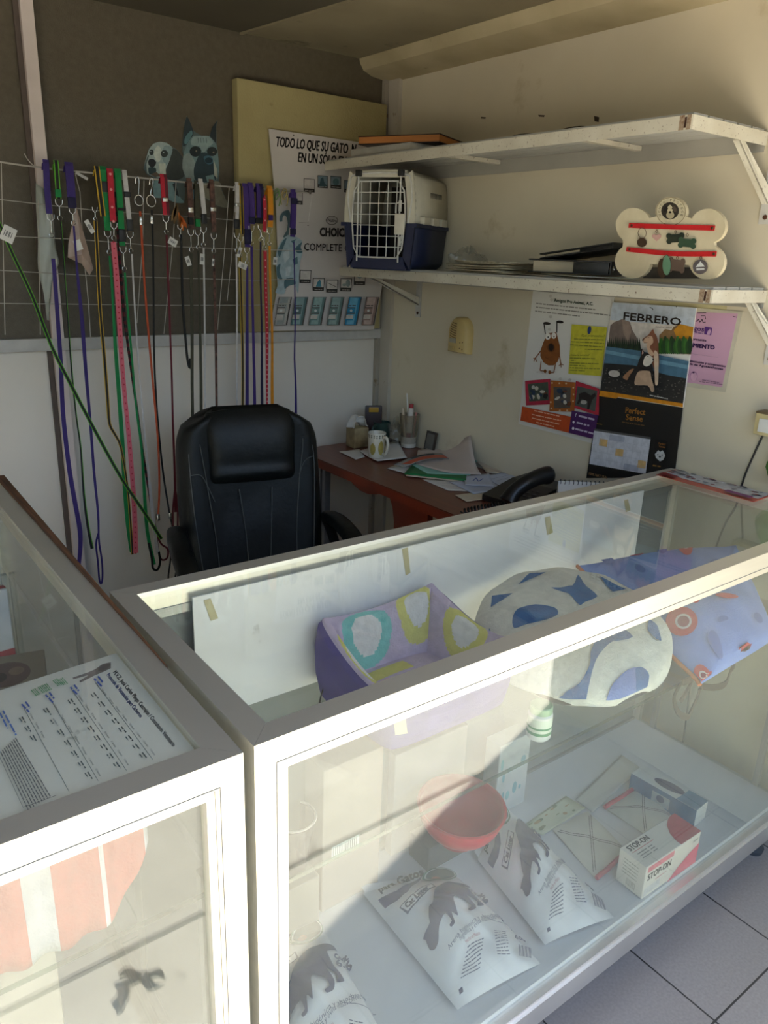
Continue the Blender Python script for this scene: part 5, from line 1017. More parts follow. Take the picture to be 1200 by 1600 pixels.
stick('marker_pen', 'thick red marker in the frosted glass', 'marker', c+V((-.006, -.004, .014)), c+V((.006, .0, .175)), .0095, pm('marker_red', (160, 40, 48), .4), pm('marker_white', (210, 204, 196), .4))
stick('pen', 'beige pen leaning left in the frosted glass', 'pen', c+V((-.014, .004, .014)), c+V((-.032, .006, .16)), .0055, KRAFT)
stick('pen', 'pink pen leaning to the wall in the frosted glass', 'pen', c+V((.012, -.012, .014)), c+V((.028, -.006, .14)), .004, pm('pen_pink', (190, 120, 110), .4))
crumple('plastic_bag', 'crumpled clear plastic bag between the mugs and the frosted glass', 'plastic bag', (dk(618, 694)+V((0, .0, 0))), (.034, .04, .042), CLEARBAG, 12, .3)
cb = dk(607, 672); cb = V((1.852, 2.510, DZ+.001))
t = thing('snack_packet', 'dark packet with yellow and red print standing behind the clear bag', 'packet', cb)
MB().rbox(cb+V((0, 0, .075)), (.07, .02, .15), .006, Matrix.Rotation(-.5, 3, 'Z')).build('packet', pm('packet_dark', (48, 26, 26), .4, ns=20), t)
MB().rbox(cb+V((-.008, -.012, .135)), (.04, .004, .02), .002, Matrix.Rotation(-.5, 3, 'Z')).build('yellow_band', pm('packet_yellow', (186, 144, 40), .4), t)
cb = V((1.745, 2.47, DZ+.001))
t = thing('tissue_box', 'small box with a white crumpled tissue sticking out, in the corner of the desk', 'tissues', cb)
MB().rbox(cb+V((0, 0, .04)), (.07, .06, .08), .004).build('box', pm('tissue_card', (170, 150, 110), .6, ns=16, c2=(110, 90, 62)), t)
o = MB().grid(lambda u, v: cb+V(((u-.5)*.075+.01*math.sin(7*v), (v-.5)*.05+.008*math.sin(8*u), .082+.05*math.sin(PI*min(1, u*1.1))*(.7+.3*math.sin(5*v+2)))), 10, 10).build('tissue', PAPER, t, smooth=60); md = o.modifiers.new('t', 'SOLIDIFY'); md.thickness = .0015
cb = V((1.942, 2.255, DZ+.001))
t = thing('photo_frame', 'small dark picture frame leaning against the wall right of the frosted glass', 'picture frame', cb)
M = Matrix.Rotation(.18, 3, 'Y'); MB().rbox(cb+M @ V((0, 0, .042)), (.008, .06, .08), .002, M).build('frame', pm('dark_frame', (60, 50, 44), .35), t)
MB().rbox(cb+M @ V((-.0042, 0, .042)), (.001, .044, .062), 0, M).build('picture', pm('frame_glass', (120, 116, 108), .15, ns=40, amt=1), t)
# ---- telephone
PX, PY = 1.80, 1.61
t = thing('telephone', 'black desk telephone with its handset on the cradle and a coiled cord', 'telephone', (PX, PY, DZ))
MB.XF = turn(6, (PX, PY, 0))
pb = MB(); z = DZ+.001
sec = [(-.11, 0), (.12, 0), (.12, .052), (.04, .05), (-.11, .02)]
pb.prism([(PX+x, PY-.09, z+h) for x, h in sec], (0, .17, 0)); pb.build('base', BLACKP, t, smooth=0)
for i in range(12): MB().rbox((PX-.05+.024*(i % 3), PY-.06+.024*(i//3), z+.030+.004*(i % 3)), (.014, .014, .008), .002).build('key', pm('phone_key', (52, 52, 54), .5), t)
MB.XF = None
hp = smooth_path([atZ(793, 786, .815), atZ(803, 770, .845), atZ(820, 756, .87), atZ(842, 745, .885), atZ(860, 742, .885)], 5)
n = len(hp); rs = [.024+.010*(abs(2*i/(n-1)-1))**3 for i in range(n)]; rs[0] = .016; rs[-1] = .02; rs[-2] = .028
t2 = MB().tube(hp, .02, 14, rs=rs).build('handset', pm('handset_black', (24, 24, 25), .35, ns=30), t, smooth=60)
co = []; a, b = atZ(790, 789, .80), atZ(722, 800, DZ+.012); dd = (b-a); sd = dd.cross(V((0, 0, 1))).normalized()
for i in range(190):
    k = i/189; ang = k*2*PI*13; p = a+dd*k+V((0, 0, .012*math.sin(PI*k)*.4)); co.append(p+(sd*math.cos(ang)+V((0, 0, 1))*math.sin(ang))*.0085)
for p in co: p.z = max(p.z, DZ+.009)
MB().tube(co, .0022, 6).build('coiled_cord', BLACKP, t, smooth=60)
BLUEP = pm('blue_pen', (40, 60, 130), .4)
stick('pen', 'blue pen lying beside the telephone', 'pen', atZ(768, 776, DP[4]+.004), atZ(800, 772, DP[4]+.004), .004, BLUEP)
# ---- desk calendar
t = thing('desk_calendar', 'white spiral desk calendar standing between telephone and glass case', 'desk calendar', atZ(880, 775, DZ))
c0 = V((1.795, 1.470, DZ+.10)); c1 = V((1.915, 1.370, DZ+.10)); nrm = V((-(c1-c0).y, (c1-c0).x, 0)).normalized()*-1
MB().prism([c0, c1, c1+nrm*.035-V((0, 0, 0.099)), c0+nrm*.035-V((0, 0, 0.099))], (0, 0, .002)).build('front_leaf', PAPER, t, smooth=0)
MB().prism([c0, c1, c1-nrm*.035-V((0, 0, 0.099)), c0-nrm*.035-V((0, 0, 0.099))], (0, 0, .002)).build('back_leaf', CREAM, t, smooth=0)
for i in range(12):
    p = c0+(c1-c0)*((i+.5)/12); MB().tube([p+nrm*.007*math.cos(a*PI/5)+V((0, 0, .007*math.sin(a*PI/5)-.001)) for a in range(10)], .001, 5, closed=True).build('ring', BLACKP, t, smooth=60)
# ================================================================ leather chair
def chair():
    CX, CYB = 1.105, 2.13
    t = thing('office_chair', 'high-backed black leather office chair with padded headrest behind the long glass case', 'chair', (CX, 2.0, 0))
    MB.XF = turn(-13, (CX, CYB, 0))
    lea = pm('black_leather', (20, 23, 21), .46, c2=(14, 16, 15), ns=30, bump=.25, bs=90, spec=.35); st = pm('grey_stitch', (84, 86, 84), .7)
    z0, z1 = .47, 1.040; rec = .16
    def yb(z): return CYB+(z-z0)*rec+.012*math.sin(PI*(z-z0)/(z1-z0))
    def halfw(k): return .222+.012*math.sin(PI*min(1, k*1.1))-.030*max(0, (k-.8)/.2)**2-.05*max(0, (k-.93)/.07)**2
    # outer shell with side bolsters: rounded closed section, depth varying across
    def back(u, v):
        k = v; z = z0+(z1-z0)*k; th = 2*PI*u; hw = halfw(k); cx, sy = math.cos(th), math.sin(th)
        x = hw*math.copysign(abs(cx)**.45, cx); d = .055*math.copysign(abs(sy)**.6, sy)
        if sy < 0: d -= .022*math.exp(-((abs(x)-hw*.83)/.05)**2)+(.0045*math.sin(x*55+9*k)+.003*math.sin(x*90-16*k+1))*math.exp(-((k-.38)/.28)**2)*max(0, 1-(abs(x)/(hw*.62))**4)
        taper = 1-.75*max(0, (k-.95)/.05)**2-.6*max(0, (.05-k)/.05)**2
        return (CX+x, yb(z)+d*taper, z-.03*max(0, abs(x)/hw-.75)/.25*max(0, (k-.8)/.2))
    m = MB().grid(back, 56, 30, cu=True); m.poly([back(i/56, 1) for i in range(56)]); m.poly([back(i/56, 0) for i in range(56)][::-1])
    bk = m.build('backrest', lea, t, smooth=70)
    # padded headrest panel with a heavy lower lip
    def head(u, v):
        k = .60+.405*v; z = z0+(z1-z0)*k; hw = .138+.012*v; th = 2*PI*u; cx, sy = math.cos(th), math.sin(th)
        x = hw*math.copysign(abs(cx)**.4, cx); w_ = math.sin(PI*min(1, max(0, v*.90+.07)))**.42; x *= 1-.10*max(0, (v-.8)/.2)**2
        return (CX+x, yb(z)-.034+.062*math.copysign(abs(sy)**.7, sy)*w_-(.014 if v < .25 else 0)*math.sin(PI*v/.25), z-.022*max(0, (v-.75)/.25)*(abs(x)/hw)**4)
    m = MB().grid(head, 40, 18, cu=True); m.poly([head(i/40, 1) for i in range(40)]); m.poly([head(i/40, 0) for i in range(40)][::-1]); m.build('headrest', lea, t, smooth=70)
    def front(x, k, e=.004):
        best = min((V(back(u/400, k)) for u in range(200, 400)), key=lambda p: abs(p.x-CX-x)); return best+V((0, -e, 0))
    for pts in ([(-.17, .98), (-.165, .8), (-.15, .6), (-.135, .3), (-.13, .05)], [(.17, .98), (.165, .8), (.15, .6), (.135, .3), (.13, .05)], [(-.195, .97), (-.202, .75), (-.195, .4), (-.18, .05)], [(.195, .97), (.202, .75), (.195, .4), (.18, .05)], [(-.202, .66), (-.17, .66), (-.15, .6), (-.128, .5)], [(.202, .72), (.17, .70), (.15, .62)], [(-.045, .56), (-.04, .3), (-.03, .05)], [(.055, .56), (.05, .3), (.04, .05)]):
        MB().tube(smooth_path([front(*p) for p in pts], 5), .0016, 5).build('seam', st, bk, smooth=60)
    # seat
    def seat(u, v):
        th = 2*PI*u; cx, sy = math.cos(th), math.sin(th); a = .26*math.copysign(abs(cx)**.5, cx); b = .25*math.copysign(abs(sy)**.5, sy); f = math.sin(PI*(.04+.92*v))**.4
        return (CX+a*f, CYB-.27+b*f, .40+.12*v)
    m = MB().grid(seat, 40, 12, cu=True); m.poly([seat(i/40, 1) for i in range(40)]); m.poly([seat(i/40, 0) for i in range(40)][::-1]); m.build('seat', lea, t, smooth=70)
    # armrests: padded loop from the back, forward and down to the seat
    pl = pm('black_arm_plastic', (22, 23, 24), .4, ns=20)
    for s in (-1, 1):
        x = CX+s*.255
        P = smooth_path([(x, CYB+.035, .655), (x, CYB-.02, .672), (x+s*.008, CYB-.10, .672), (x+s*.012, CYB-.20, .655), (x+s*.008, CYB-.28, .62), (x, CYB-.315, .57)], 5)
        def pad(u, v, P=P):
            p = P[int(v*(len(P)-1)+.5)]; th = 2*PI*u; w_ = .033*(1-.55*abs(2*v-1)**4); return (p.x+w_*math.copysign(abs(math.cos(th))**.7, math.cos(th)), p.y, p.z+.02*math.sin(th))
        m = MB().grid(pad, 16, len(P)-1, cu=True); m.poly([pad(i/16, 1) for i in range(16)]); m.poly([pad(i/16, 0) for i in range(16)][::-1]); a = m.build('armrest', lea, t, smooth=70)
        MB().tube(smooth_path([(x, CYB+.02, .645), (x, CYB-.06, .60), (x-s*.01, CYB-.14, .52), (x-s*.03, CYB-.2, .45)], 4), .017, 8).tube(smooth_path([(x, CYB-.30, .575), (x-s*.005, CYB-.28, .52), (x-s*.03, CYB-.22, .44)], 4), .017, 8).build('arm_support', pl, a, smooth=60)
    MB().lathe([(.026, .10), (.026, .26), (.04, .27), (.04, .36), (.09, .38), (.09, .40)], (CX, CYB-.25, 0), n=20).build('gas_column', BLACKP, t)
    for i in range(5):
        a = 2*PI*i/5+.3; dx, dy = math.cos(a), math.sin(a); c = V((CX, CYB-.25, 0))
        b = MB().tube([c+V((dx*.02, dy*.02, .12)), c+V((dx*.15, dy*.15, .105)), c+V((dx*.27, dy*.27, .075))], .02, 8, rs=[.024, .02, .014]).build('base_leg', BLACKP, t, smooth=60)
        q = c+V((dx*.27, dy*.27, .026)); M = Matrix.Rotation(a, 3, 'Z') @ Matrix.Rotation(PI/2, 3, 'X')
        MB().lathe([(.012, -.022), (.025, -.018), (.025, .018), (.012, .022)], q, M, n=18).tube([q, q+V((0, 0, .05))], .006, 6).build('castor', BLACKP, b, smooth=40)
    MB.XF = None
chair()
# ================================================================ in the long glass case
SZ = .7005            # shelf top
FZ = .1765            # board at the bottom
# ---- white board propped at the back
t = thing('white_board', 'white board with tape strips propped along the back inside the long case', 'board', (1.1, 1.141, SZ))
MB().prism([(.470, 1.139, .948), (.470, 1.139, .702), (1.745, 1.139, .702), (1.745, 1.139, .946)], (0, .004, 0)).build('panel', pm('white_panel_smudged', (250, 248, 242), .55, c2=(238, 236, 230), ns=4, dirt=(198, 194, 184), ds=11, dthr=.66), t, smooth=0)
tpm = pm('masking_tape', (206, 194, 150), .7, ns=20)
for q in ([(318, 938), (329, 935), (341, 966), (329, 970)], [(628, 858), (637, 855), (641, 895), (634, 899)], [(851, 809), (859, 806), (864, 832), (855, 836)], [(975, 782), (981, 780), (985, 797), (978, 800)]):
    MB().prism([atY(*p, 1.1385) for p in q], (0, -.0006, 0)).build('tape_strip', tpm, t, smooth=0)
# ---- purple dog bed
def dog_bed():
    x0, x1, y0, y1, zb = .700, .995, .872, 1.118, SZ+.001
    t = thing('dog_bed', 'purple fleece-lined dog bed with teal, yellow and white ovals inside the long case', 'dog bed', ((x0+x1)/2, (y0+y1)/2, zb))
    pur = pm('purple_canvas', (92, 78, 146), .85, ns=24, bump=.2, bs=500); lil = pm('lilac_fleece', (206, 188, 212), .95, ns=60, bump=.6, bs=240); teal = pm('teal_fleece', (132, 208, 200), .95, ns=60, bump=.6, bs=240); yel = pm('yellow_fleece', (226, 218, 120), .95, ns=60, bump=.6, bs=240); wf = pm('white_fleece', (238, 234, 228), .95, ns=60, bump=.6, bs=240); pk = pm('pink_fleece', (236, 160, 176), .95, ns=60, bump=.6, bs=240)
    cs = [(x0, y0), (x1, y0), (x1, y1), (x0, y1)]
    hc = [.108, .140, .168, .158]; hm = [.082, .132, .146, .112]      # corner heights, mid-side heights (front, right, back, left)
    def side(s):   # s in 0..4 -> point on the footprint, height, inward normal
        i = int(s) % 4; k = s-int(s); a, b = V((*cs[i], 0)), V((*cs[(i+1) % 4], 0)); p = a*(1-k)+b*k
        kk = k*k*(3-2*k); h = hc[i]*(1-kk)+hc[(i+1) % 4]*kk; h += (hm[i]-(hc[i]+hc[(i+1) % 4])/2)*math.sin(PI*k)
        c = V(((x0+x1)/2, (y0+y1)/2, 0)); p = c+(p-c)*(1-.07*abs(2*k-1)**5)
        return p, h, c
    def sec(u, v):
        p, h, c = side(u*4 % 4); d = (c-p); d2 = V((d.x/abs(d.x) if abs(d.x) > 1e-6 else 0, d.y/abs(d.y) if abs(d.y) > 1e-6 else 0, 0))
        k = u*4 % 1; i = int(u*4) % 4; n = [V((0, 1, 0)), V((-1, 0, 0)), V((0, -1, 0)), V((1, 0, 0))][i]
        nn = [V((0, 1, 0)), V((-1, 0, 0)), V((0, -1, 0)), V((1, 0, 0))]; e = .12
        if k < e: w_ = .5+.5*k/e; n = n*w_+nn[(i-1) % 4]*(1-w_)
        elif k > 1-e: w_ = .5+.5*(1-k)/e; n = n*w_+nn[(i+1) % 4]*(1-w_)
        prof = [(0, 0), (-.008, .3), (-.010, .65), (-.004, .92), (.008, 1.0), (.022, .97), (.036, .8), (.044, .45), (.05, .22), (.056, .16)]
        f = v*(len(prof)-1); j = min(int(f), len(prof)-2); g = f-j; a, b = prof[j], prof[j+1]; dx, dz = a[0]+(b[0]-a[0])*g, a[1]+(b[1]-a[1])*g
        bulge = .006*math.sin(4*PI*u*2)
        return p+n*dx*(1 if dx > 0 else 1.6)+V((0, 0, zb+dz*h))
    def mf(u, v):
        if v < .40: return 0
        s = u*4; i = int(s) % 4; k = s-int(s)
        def el(si, ck, cv, rk, rv):
            if i != si: return 9
            return ((k-ck)/rk)**2+((v-cv)/rv)**2
        for si, ck, cv, rk, rv, m in ((2, .66, .66, .20, .20, 2), (2, .22, .60, .17, .22, 3), (1, .45, .60, .24, .20, 3), (3, .5, .55, .3, .08, 3), (0, .75, .5, .2, .12, 3)):
            e = el(si, ck, cv, rk, rv)
            if e < .36: return 4
            if e < 1: return m
        return 1
    MB().grid(sec, 340, 72, cu=True, mf=mf).build('bolster_wall', [pur, lil, teal, yel, wf], t, smooth=60)
    def base(u, v): return V((x0+.03+(x1-x0-.06)*u, y0+.03+(y1-y0-.06)*v, zb+.028+.02*(math.sin(PI*u)*math.sin(PI*v))**.5))
    def mfb(u, v):
        e = ((u-.25)/.3)**2+((v-.30)/.3)**2
        if e < .4: return 4
        if e < 1: return 5
        if abs(v-.72) < .1 and u < .6: return 3
        return 1
    MB().grid(base, 80, 80, mf=mfb).build('base_cushion', [pur, lil, teal, yel, wf, pk], t, smooth=60)
    MB().tube(smooth_path([(x0-.006, y0+.20, zb+.03), (x0-.020, y0+.19, zb+.012), (x0-.024, y0+.18, zb+.003)], 4), .0015, 5).build('cord_end', BLACKP, t, smooth=60)
dog_bed()
# ---- round cushion, resting tilted
def round_cushion():
    C = V((1.215, .915, .772)); d = V((.32, .30, .125)).normalized(); e = V((-.68, .73, 0)).normalized(); n = e.cross(d).normalized(); n = n if n.z > 0 else -n; R0 = .205
    t = thing('round_cushion', 'round white fleece cushion with blue shapes leaning in the middle of the long case', 'cushion', C-V((0, 0, .07)))
    wf = pm('cream_fleece', (230, 226, 212), .95, ns=60, bump=.6, bs=240)
    def sf(a, b, off=0, top=1):
        r = math.hypot(a, b)/R0; r = min(r, 1); h = .058*(1-r**2.6)**.55; rip = .003*math.sin(12*math.atan2(b, a))*r
        p = C+d*a+e*b+n*((h if top > 0 else -h*.5)+off+rip); p.z = max(p.z, SZ+.002+max(0, off)) ; return p
    def g(u, v, top):
        r = R0*math.sin(v*PI/2)*(1+.012*math.sin(16*PI*u)); return sf(r*math.cos(2*PI*u), r*math.sin(2*PI*u), 0, top)
    MB().grid(lambda u, v: g(u, v, 1), 64, 18, cu=True).grid(lambda u, v: g(u, v, -1), 64, 12, cu=True).build('cushion', wf, t, smooth=70)
    def mp(x, y, off):     # photo pixel -> puffed top face
        px, py = 680+x/2.3077, 720+y/2.3077; r = ray(px, py); hgt = .045
        for _ in range(3):
            k = (C+n*hgt-CAM).dot(n)/r.dot(n); q = CAM+r*k-C; a, b = q.dot(d), q.dot(e); rr = min(1, math.hypot(a, b)/R0); hgt = .058*(1-rr**2.6)**.55
        s = math.hypot(a, b)/(R0*.985)
        if s > 1: a /= s; b /= s
        return sf(a, b, off+.001)
    bl = pm('blue_fleece', (44, 108, 166), .95, ns=60, bump=.6, bs=240, c2=(36, 92, 150)); bl2 = pm('periwinkle_fleece', (110, 134, 196), .95, ns=60, bump=.6, bs=240)
    D = Deco(mp, sub=14, step=.0003); D.round = True
    D.poly([(418, 460), (495, 452), (516, 410), (545, 455), (586, 488), (540, 510), (520, 522), (480, 480)], bl).poly([(278, 570), (300, 535), (360, 518), (430, 530), (442, 555), (400, 575), (330, 590), (285, 604)], bl)
    D.poly([(200, 528), (205, 490), (280, 482), (225, 512)], bl).poly([(300, 445), (340, 410), (400, 400), (360, 425)], bl).poly([(185, 630), (195, 605), (205, 628)], bl)
    D.poly([(590, 420), (640, 440), (690, 465), (640, 475)], bl).poly([(560, 690), (585, 640), (650, 600), (712, 640), (640, 655), (590, 700), (565, 760), (545, 850), (530, 930), (495, 925), (490, 880), (440, 825), (520, 800), (555, 740)], bl)
    D.poly([(640, 800), (690, 760), (745, 745), (772, 770), (760, 820), (720, 850), (660, 900), (590, 925), (610, 860)], bl2).poly([(720, 756), (745, 745), (772, 770), (762, 815), (735, 845), (725, 800)], bl).poly([(770, 580), (800, 600), (815, 650), (790, 640), (765, 610)], bl)
    D.poly([(385, 830), (430, 835), (490, 890), (495, 925), (440, 900)], pm('lilac_fleece_dull', (196, 184, 192), .95))
    D.build('blue_pattern', t)
round_cushion()
# ---- blue pillow with red rings
def blue_pillow():
    Q = [atZ(902, 884, .785), atZ(1150, 852, .845), atZ(1218, 1004, .722), atZ(1102, 1074, .7025)]
    t = thing('pet_pillow', 'light blue pet pillow with red ringed circles at the right end of the long case', 'cushion', V((1.52, .9, SZ)))
    quad = [(902, 884), (1150, 852), (1218, 1004), (1102, 1074)]; H = homog(quad)
    nn = (Q[1]-Q[0]).cross(Q[3]-Q[0]).normalized(); nn = nn if nn.z > 0 else -nn
    def sf(u, v, off=0, s=1):
        p = (Q[0]*(1-u)+Q[1]*u)*(1-v)+(Q[3]*(1-u)+Q[2]*u)*v; uu, vv = min(max(u, 0), 1), min(max(v, 0), 1)
        h = (math.sin(PI*uu)*math.sin(PI*vv))**.6*.085; fold = -.022*math.exp(-((vv-.52-.1*uu)/.07)**2)*math.sin(PI*uu)*.6
        p = p+nn*(h*s*(1 if s > 0 else .6)+(fold if s > 0 else 0)+off); p.z = max(p.z, SZ+.001+max(0, off)); p.y = min(max(p.y, .6985), 1.134-off); return p
    bl = pm('light_blue_plush', (134, 158, 222), .95, c2=(120, 144, 208), ns=14, bump=.4, bs=260)
    MB().grid(lambda u, v: sf(u, v), 34, 34).grid(lambda u, v: sf(u, v, 0, -1), 16, 16).build('cushion', bl, t, smooth=70)
    MB().tube([sf(0, i/20)+V((-.001, 0, 0)) for i in range(21)], .0045, 8).build('orange_piping', pm('orange_piping', (206, 116, 60), .8), t, smooth=60)
    def mp(x, y, off):       # where on the puffed cover a spot of the pattern sits
        tx, ty = x, y
        for _ in range(7):
            u, v = H(tx, ty); u, v = min(max(u, .005), .995), min(max(v, .005), .995); p = sf(u, v)-CAM; k = FPX/p.dot(CF); tx += .8*(x-(600+p.dot(CR)*k)); ty += .8*(y-(800-p.dot(CU)*k))
        return sf(u, v, off+.0015)
    red = pm('red_plush', (206, 44, 62), .95, ns=30, bump=.3, bs=260); wr = pm('white_ring', (236, 214, 214), .95); dkr = pm('dark_red_plush', (150, 40, 74), .95); bd = pm('mid_blue_plush', (104, 124, 190), .95)
    D = Deco(mp, sub=5, step=.0003)
    for cx, cy, rx, ry, a in ((1068, 854, 12, 20, -.6), (990, 868, 16, 5, .15), (1065, 973, 25, 23, 0), (1098, 1057, 14, 12, -.5)):
        D.ell(cx, cy, rx, ry, red, a, 26).ell(cx+rx*.1, cy, rx*.52, ry*.52, wr, a, 22).ell(cx+rx*.1, cy, rx*.38, ry*.38, dkr, a, 20)
    for cx, cy, rx, ry, a in ((1035, 866, 8, 6, .2), (1000, 892, 9, 5, .5), (950, 880, 12, 5, .3), (1115, 884, 9, 5, -.3), (1120, 1017, 8, 9, 0), (1130, 975, 9, 8, .3), (1184, 970, 6, 10, -.5), (1150, 900, 8, 6, 0)): D.ell(cx, cy, rx, ry, bd, a, 18)
    for cx, cy, rx, ry, a in ((1078, 935, 16, 8, .6), (1135, 935, 18, 4, .1), (1163, 1014, 8, 8, .4)): D.ell(cx, cy, rx, ry, red, a, 20)
    D.build('ring_pattern', t)
blue_pillow()
# ---- small stock on the shelf
t = thing('supplement_jar', 'small white jar with a green label at the front edge of the glass shelf', 'jar', (.957, .760, SZ)); c = V((.957, .765, SZ+.001))
MB().lathe([(0, 0), (.020, 0), (.022, .003), (.022, .048), (.019, .052)], c, n=26).build('body', WHITEP, t); MB().lathe([(.0205, .052), (.0205, .064), (.019, .066), (0, .066)], c, n=26).build('lid', pm('pale_green_lid', (150, 178, 140), .4), t)
l = MB().lathe([(.0223, .012), (.0223, .044)], c, n=30, caps=False).build('label', pm('green_white_label', (206, 214, 196), .5, ns=30), t)
MB().lathe([(.0225, .012), (.0225, .018)], c, n=30, caps=False).lathe([(.0225, .024), (.0225, .028)], c, n=30, caps=False).build('green_band', pm('label_green', (60, 130, 80), .5), l, smooth=0)
def carton(name, label, c, size, rz, m, cat='box', deco=None, group=None):
    t = thing(name, label, cat, c, group); M = Matrix.Rotation(rz, 3, 'Z'); c = V(c); x, y, z = size
    MB().rbox(c+V((0, 0, z/2)), size, .0015, M, seg=1).build('carton', m, t)
    if deco:
        fr = {'front': lambda a, b, off: c+M @ V(((a-.5)*x, -y/2-off, (1-b)*z)), 'top': lambda a, b, off: c+M @ V(((a-.5)*x, (.5-b)*y, z+off)), 'left': lambda a, b, off: c+M @ V((-x/2-off, (.5-a)*y, (1-b)*z))}
        for k, fn in deco.items():
            d = Deco(fr[k]); fn(d); d.build(k+'_print', t)
    return t
def rnd_specks(cols, n, seed):
    def f(d):
        r = random.Random(seed)
        for _ in range(n): d.ell(r.uniform(.1, .9), r.uniform(.1, .9), r.uniform(.03, .09), r.uniform(.03, .09), r.choice(cols), 0, 8)
    return f
carton('treat_box', 'small teal and pink printed box on the shelf between cushion and blue pillow', (1.315, .785, SZ+.001), (.07, .035, .055), .25, pm('teal_card', (196, 214, 206), .5, ns=30), deco={'front': lambda d: (d.rect((.05, .08), (.6, .08), (.6, .3), (.05, .3), 'c8687a'), d.ell(.3, .6, .14, .2, '3a4a5a'), rnd_specks(['5aa8a0', 'c8b84a', '6a8ac0'], 9, 3)(d))})
# brown leather loops hanging over the shelf edge
lb = pm('brown_leather', (52, 40, 28), .6, c2=(34, 26, 20), ns=20)
def loops():
    t = thing('leather_muzzle', 'brown leather strap loops hanging from the shelf edge below the blue pillow', 'muzzle', (1.43, .728, .6))
    def yy(P): return [atY(a, b, .724) for a, b in P]
    for P in ([(1062, 1068), (1052, 1090), (1058, 1112), (1072, 1120), (1080, 1108), (1090, 1085), (1092, 1074)], [(1095, 1072), (1115, 1074), (1132, 1068), (1140, 1050), (1146, 1038), (1135, 1036)], [(1066, 1066), (1080, 1062), (1072, 1080), (1062, 1096)]):
        Q = smooth_path(yy(P), 5); MB().ribbon(Q, .014, (.3, -1, .2), .003).build('strap', lb, t, smooth=60)
    MB().tube([V((1.40, .724, .685)), V((1.40, .722, .703)), V((1.40, .735, .7035)), V((1.40, .76, .7035))], .002, 6).build('hook', STEEL, t, smooth=60)
loops()
tag(MB().prism([atY(*q, .6965) for q in ((615, 1126), (634, 1123), (637, 1146), (618, 1149))], (0, .0006, 0)).build('price_label', pm('label_greyed', (168, 166, 150), .6), smooth=0), 'small white price label stuck inside the front glass in front of the purple bed', 'label')
# ---- bottom board: litter bags
LIT = pm('white_litter_film', (230, 229, 228), .38, c2=(218, 218, 220), ns=5, bump=.35, bs=18)
INK1, INK2 = (74, 76, 108), (96, 98, 122)
def litter(label, Q, cat_pts, draw, puff=.062):
    sd = len(label)*.7
    t = thing('litter_bag', label, 'cat litter bag', (Q[0]+Q[2])/2-V((0, 0, .003)), 'white bags of cat litter')
    Q = [V((q.x, q.y, FZ+.010)) for q in Q]
    def sf(u, v, off=0, s=1):
        uu, vv = min(max(u, 0), 1), min(max(v, 0), 1); p = (Q[0]*(1-u)+Q[1]*u)*(1-v)+(Q[3]*(1-u)+Q[2]*u)*v
        a = math.sin(PI*uu)**.62*math.sin(PI*min(1, vv*.95+.03))**.8*puff
        wr = math.sin(PI*uu)**.5*math.sin(PI*vv)**.5; a += wr*(.0035*math.sin(7*u+9*v)+.0028*math.sin(19*u-11*v+sd)+.0022*math.sin(9*u+27*v+2*sd)+.003*abs(math.sin(6*u-5*v+sd)))+.005*math.exp(-((uu-.72*vv-.12)/.05)**2)*math.sin(PI*vv)*(1 if s > 0 else 0)
        return p+V((0, 0, a if s > 0 else -min(.009, a*.3)))+V((0, 0, off))
    def crinkle(u, v, s): return sf(u, v, 0, s)
    MB().grid(lambda u, v: crinkle(u, v, 1), 30, 36).grid(lambda u, v: crinkle(u, v, -1), 10, 10).build('bag', LIT, t, smooth=70)
    d = Deco(lambda x, y, off: sf(*HA(x, y), off+.0012), sub=22, step=.0003); draw(d); d.build('print', t)
    MB().prism([sf(.02, -.0), sf(.98, -.0), sf(.97, -.07), sf(.03, -.07)], (0, 0, .001)).build('seal', LIT, t)
    return t
CATA = [(715, 150), (690, 130), (620, 140), (560, 175), (510, 220), (490, 290), (485, 340), (460, 360), (455, 430), (460, 460), (430, 490), (415, 515), (430, 525), (455, 575), (490, 580), (515, 545), (520, 490), (560, 430), (600, 470), (585, 495), (600, 505), (620, 480), (600, 420), (640, 440), (625, 400), (610, 350), (620, 330), (690, 340), (720, 370), (700, 400), (715, 410), (745, 380), (740, 340), (690, 290), (750, 310), (755, 345), (790, 325), (770, 300), (720, 260), (690, 220), (665, 180)]
HA = homog([(20, 150), (620, 45), (1135, 590), (620, 870)])
